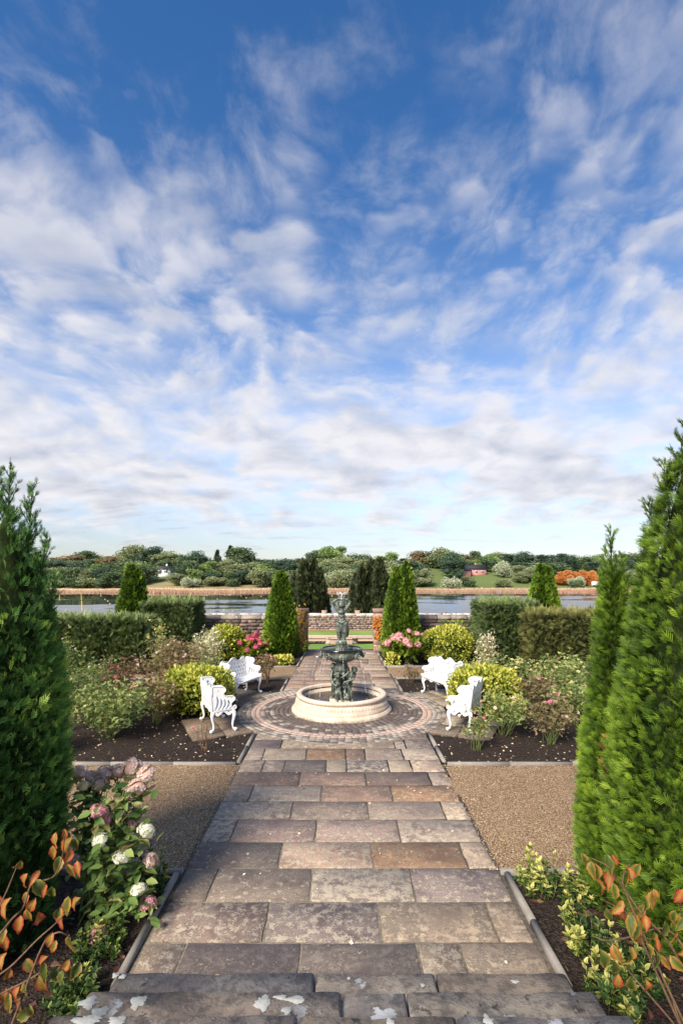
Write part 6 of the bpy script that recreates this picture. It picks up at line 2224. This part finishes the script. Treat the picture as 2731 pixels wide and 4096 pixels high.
# hydrangea in the near left bed: single leaves and flower heads
hb = np.array([-1.98, 4.12, -.01])
hyd = thing('hydrangea', 'hydrangea with white and dusty pink heads at the left of the near path', 'hydrangea', hb, 0, None)
hr = rng(620)
HEADS = [(315, 3095, 'blushf', .075, 4.30), (370, 3112, 'blushf', .07, 4.3), (425, 3095, 'blushf', .08, 4.3), (475, 3088, 'blushf', .075, 4.3), (530, 3072, 'blushf', .085, 4.3), (585, 3098, 'blushf', .085, 4.25), (548, 3155, 'blushf', .09, 4.15),
         (400, 3135, 'blushf', .065, 4.2), (335, 3147, 'creamf', .05, 4.1), (583, 3323, 'whitef', .066, 3.98), (402, 3362, 'whitef', .055, 3.85), (488, 3430, 'whitef', .068, 3.95), (556, 3562, 'whitef', .06, 3.95), (395, 3250, 'pinkf', .07, 3.9),
         (603, 3440, 'blushf', .06, 4.1), (592, 3615, 'pinkf', .066, 3.98), (395, 3745, 'pinkf', .075, 3.80), (525, 3300, 'pinkf', .04, 4.1), (425, 3275, 'pinkf', .045, 3.95)]
tips = []
for px_, py_, key, rad, dd in HEADS:
    p = at(px_, py_, dd) - hb
    tips.append(p)
    o = link('flower_head', HEAD[key], hyd, p, scale=rad)
    o.rotation_euler = (hr.uniform(.1, .7), hr.normal() * .3, hr.uniform(0, 6))
for k in range(16):
    tips.append(at(hr.uniform(285, 620), hr.uniform(3150, 3660), hr.uniform(3.85, 4.35)) - hb)
hl = []
for k in range(3):
    v_, f_, t_ = big_leaf(630 + k, (.24, .27, .22)[k], .008, (.3, .6, .15)[k])
    hl.append([MB().add(v_, f_, np.clip(.30 * t_ + q, 0, 1)).mesh('leaf', M['hyd'], True) for q in (.1, .3, .45, .72)])
spots = []
for p in tips:
    b = np.array([hr.normal() * .06, hr.normal() * .06, -.04])
    p = np.array(p)
    mid = b * .5 + p * np.array([.4, .4, .6])
    q = np.linspace(0, 1, 7)[:, None]
    pts = (1 - q) ** 2 * b + 2 * q * (1 - q) * mid + q * q * p
    MB().tube(pts, np.linspace(.008, .004, 7), 5).build('stem', M['gstem'], hyd)
    for u in (.50, .62, .72, .80, .88, .95):
        c = np.array([np.interp(u, q[:, 0], pts[:, i]) for i in range(3)])
        a = hr.uniform(0, 6.28)
        for s_ in (0, PI):
            spots.append((c, a + s_ + hr.normal() * .3, u))
hr.shuffle(spots)
for c, a, u in spots[:290]:
    L = hr.uniform(.095, .145)
    d = unit(np.array([math.cos(a), math.sin(a) - .25, hr.normal() * .35 - .12]))
    o = link('leaf', hl[hr.integers(3)][hr.choice(4, p=[.28, .34, .28, .10])], hyd, c, scale=L)
    o.rotation_euler = euler_of(d, (hr.normal() * .3, -.3 + hr.normal() * .3, 1))

LP, LD, LT = [], [], []
for c, a, u in (spots[290:] + spots)[:620]:
    LP.append(c + hr.normal(size=3) * (.07, .07, .06))
    LD.append((math.cos(a + 1), math.sin(a + 1) - .2, hr.normal() * .3))
    LT.append(np.clip(.45 + hr.normal() * .22, 0, .85))
LP = np.array(LP)
LP[:, 2] = np.maximum(LP[:, 2], .05)
stuff(MB().inst(LEAF_V, LEAF_F, LP, basis(np.array(LD), np.array([[0, -.3, 1.0]]) + hr.normal(size=(len(LP), 3)) * .35), hr.uniform(.07, .12, len(LP)), np.array(LT)).build('foliage', M['hyd'], hyd))

# gold-edged evergreen ground cover along the near kerbs
def vari(label, x, y, h, w, dp, nst, seed, gold=.5, size=.05):
    r = rng(seed)
    root = thing('variegated_euonymus', label, 'shrub', (x, y, -.01), 0, 'gold-edged evergreens along the near kerbs')
    P_, D_, T_ = [], [], []
    stems = MB()
    for k in range(nst):
        q = np.sqrt(r.random())
        a = r.uniform(0, 6.28)
        tip = np.array([math.cos(a) * q * w / 2, math.sin(a) * q * dp / 2, h * r.uniform(.35, 1.0) * (1 - .3 * q)])
        b = tip * np.array([.6, .6, 0]) + (0, 0, -.03)
        tq = np.linspace(0, 1, 4)[:, None]
        pts = b + (tip - b) * tq + r.normal(size=(4, 3)) * .006
        stems.tube(pts, [.0035, .003, .0025, .002], 4)
        isg = r.random() < gold
        for lv, (n, up) in enumerate(((5, 1.1), (6, .55), (6, .2), (5, .0))):
            c = tip + (b - tip) * (.05 + .17 * lv)
            for m_ in range(n):
                aa = r.uniform(0, 6.28)
                P_.append(c)
                D_.append((math.cos(aa), math.sin(aa), up + r.normal() * .25))
                T_.append(np.clip((.78 if isg and lv < 2 else .34 if not (isg and lv < 3) else .52) + r.normal() * .13, 0, 1))
    n = len(P_)
    stuff(MB().inst(LEAF_V * (.95, 1, 1), LEAF_F, np.array(P_), basis(np.array(D_), np.array([[0, 0, 1.0]]) + r.normal(size=(n, 3)) * .3), size * r.uniform(.65, 1.25, n), np.array(T_),
                    np.array([-.12, .12, -.18, .12, .1, .1, .12])).build('foliage', M['vari'], root))
    stuff(stems.build('stems', M['gstem'], root))


vari('gold-edged evergreen at the back corner of the near right bed', 1.68, 4.38, .42, .42, .42, 26, 651, .8)
vari('low gold-edged evergreen right of the back corner, near the slim conifer', 1.98, 4.28, .30, .40, .5, 22, 652, .75)
vari('gold-edged evergreen halfway along the near right kerb', 1.80, 3.72, .30, .42, .55, 32, 653, .6)
vari('gold-edged evergreen beside the lower right steps', 1.72, 3.22, .28, .36, .45, 26, 654, .5)
vari('dark gold-edged evergreen at the foot of the tallest right conifer', 1.98, 3.45, .22, .40, .5, 22, 655, .35)
vari('gold-tipped evergreen at the back corner of the near left bed', -1.60, 4.36, .46, .34, .40, 26, 656, .75, .048)
vari('low dark evergreen along the near left kerb', -1.74, 3.72, .20, .36, .55, 30, 657, .10, .045)
vari('low dark evergreen beside the lower left steps', -1.70, 3.25, .20, .40, .40, 26, 658, .08, .045)

# fallen petals and leaves on soil, gravel and paving
def litter(name, label, n, x0, x1, y0, y1, size, seed, z=None, lo=0, m='petals'):
    r = rng(seed)
    x = r.uniform(x0, x1, n)
    y = y0 + (y1 - y0) * r.random(n)
    keep = np.hypot(x - FX, y - FY) > 2.15
    x, y = x[keep], y[keep]
    zz = (soil_z(x[:, None], y[:, None])[:, 0] if z is None else np.full(len(x), z)) + .006
    k = len(x)
    d = np.c_[r.normal(size=(k, 2)), r.normal(size=k) * .25]
    tint = np.clip(r.beta(1.2, 1.2, k) + lo, 0, 1)
    tag(MB().inst(LEAF4_V * (1.5, 1, 1.6), LEAF4_F, np.c_[x, y, zz], basis(d, np.array([[0, 0, 1.0]]) + r.normal(size=(k, 3)) * .3), size * r.uniform(.4, 1.5, k), tint).build(name, M[m]), label, 'petals', kind='stuff')


litter('fallen_petals', 'pale petals and leaves fallen on the left rose bed', 900, -6.0, -1.52, 7.4, 12.5, .034, 701)
litter('fallen_petals', 'pale petals and leaves fallen on the right rose bed', 900, 1.52, 6.0, 7.4, 12.5, .034, 702)
litter('fallen_leaves', 'scattered brown leaves on the near soil beds', 160, -2.6, -1.55, 2.9, 4.6, .05, 703, m='rose_red')
litter('fallen_leaves', 'scattered brown leaves on the near right soil bed', 160, 1.55, 2.6, 2.6, 4.6, .05, 704, m='rose_red')
litter('fallen_petals', 'few small leaves on the gravel walks', 90, -4.5, 4.5, 4.8, 7.2, .022, 705, .006)
litter('fallen_leaves', 'few small brown leaves on the paving', 60, -1.35, 1.35, 3.4, 8.0, .03, 706, .004)
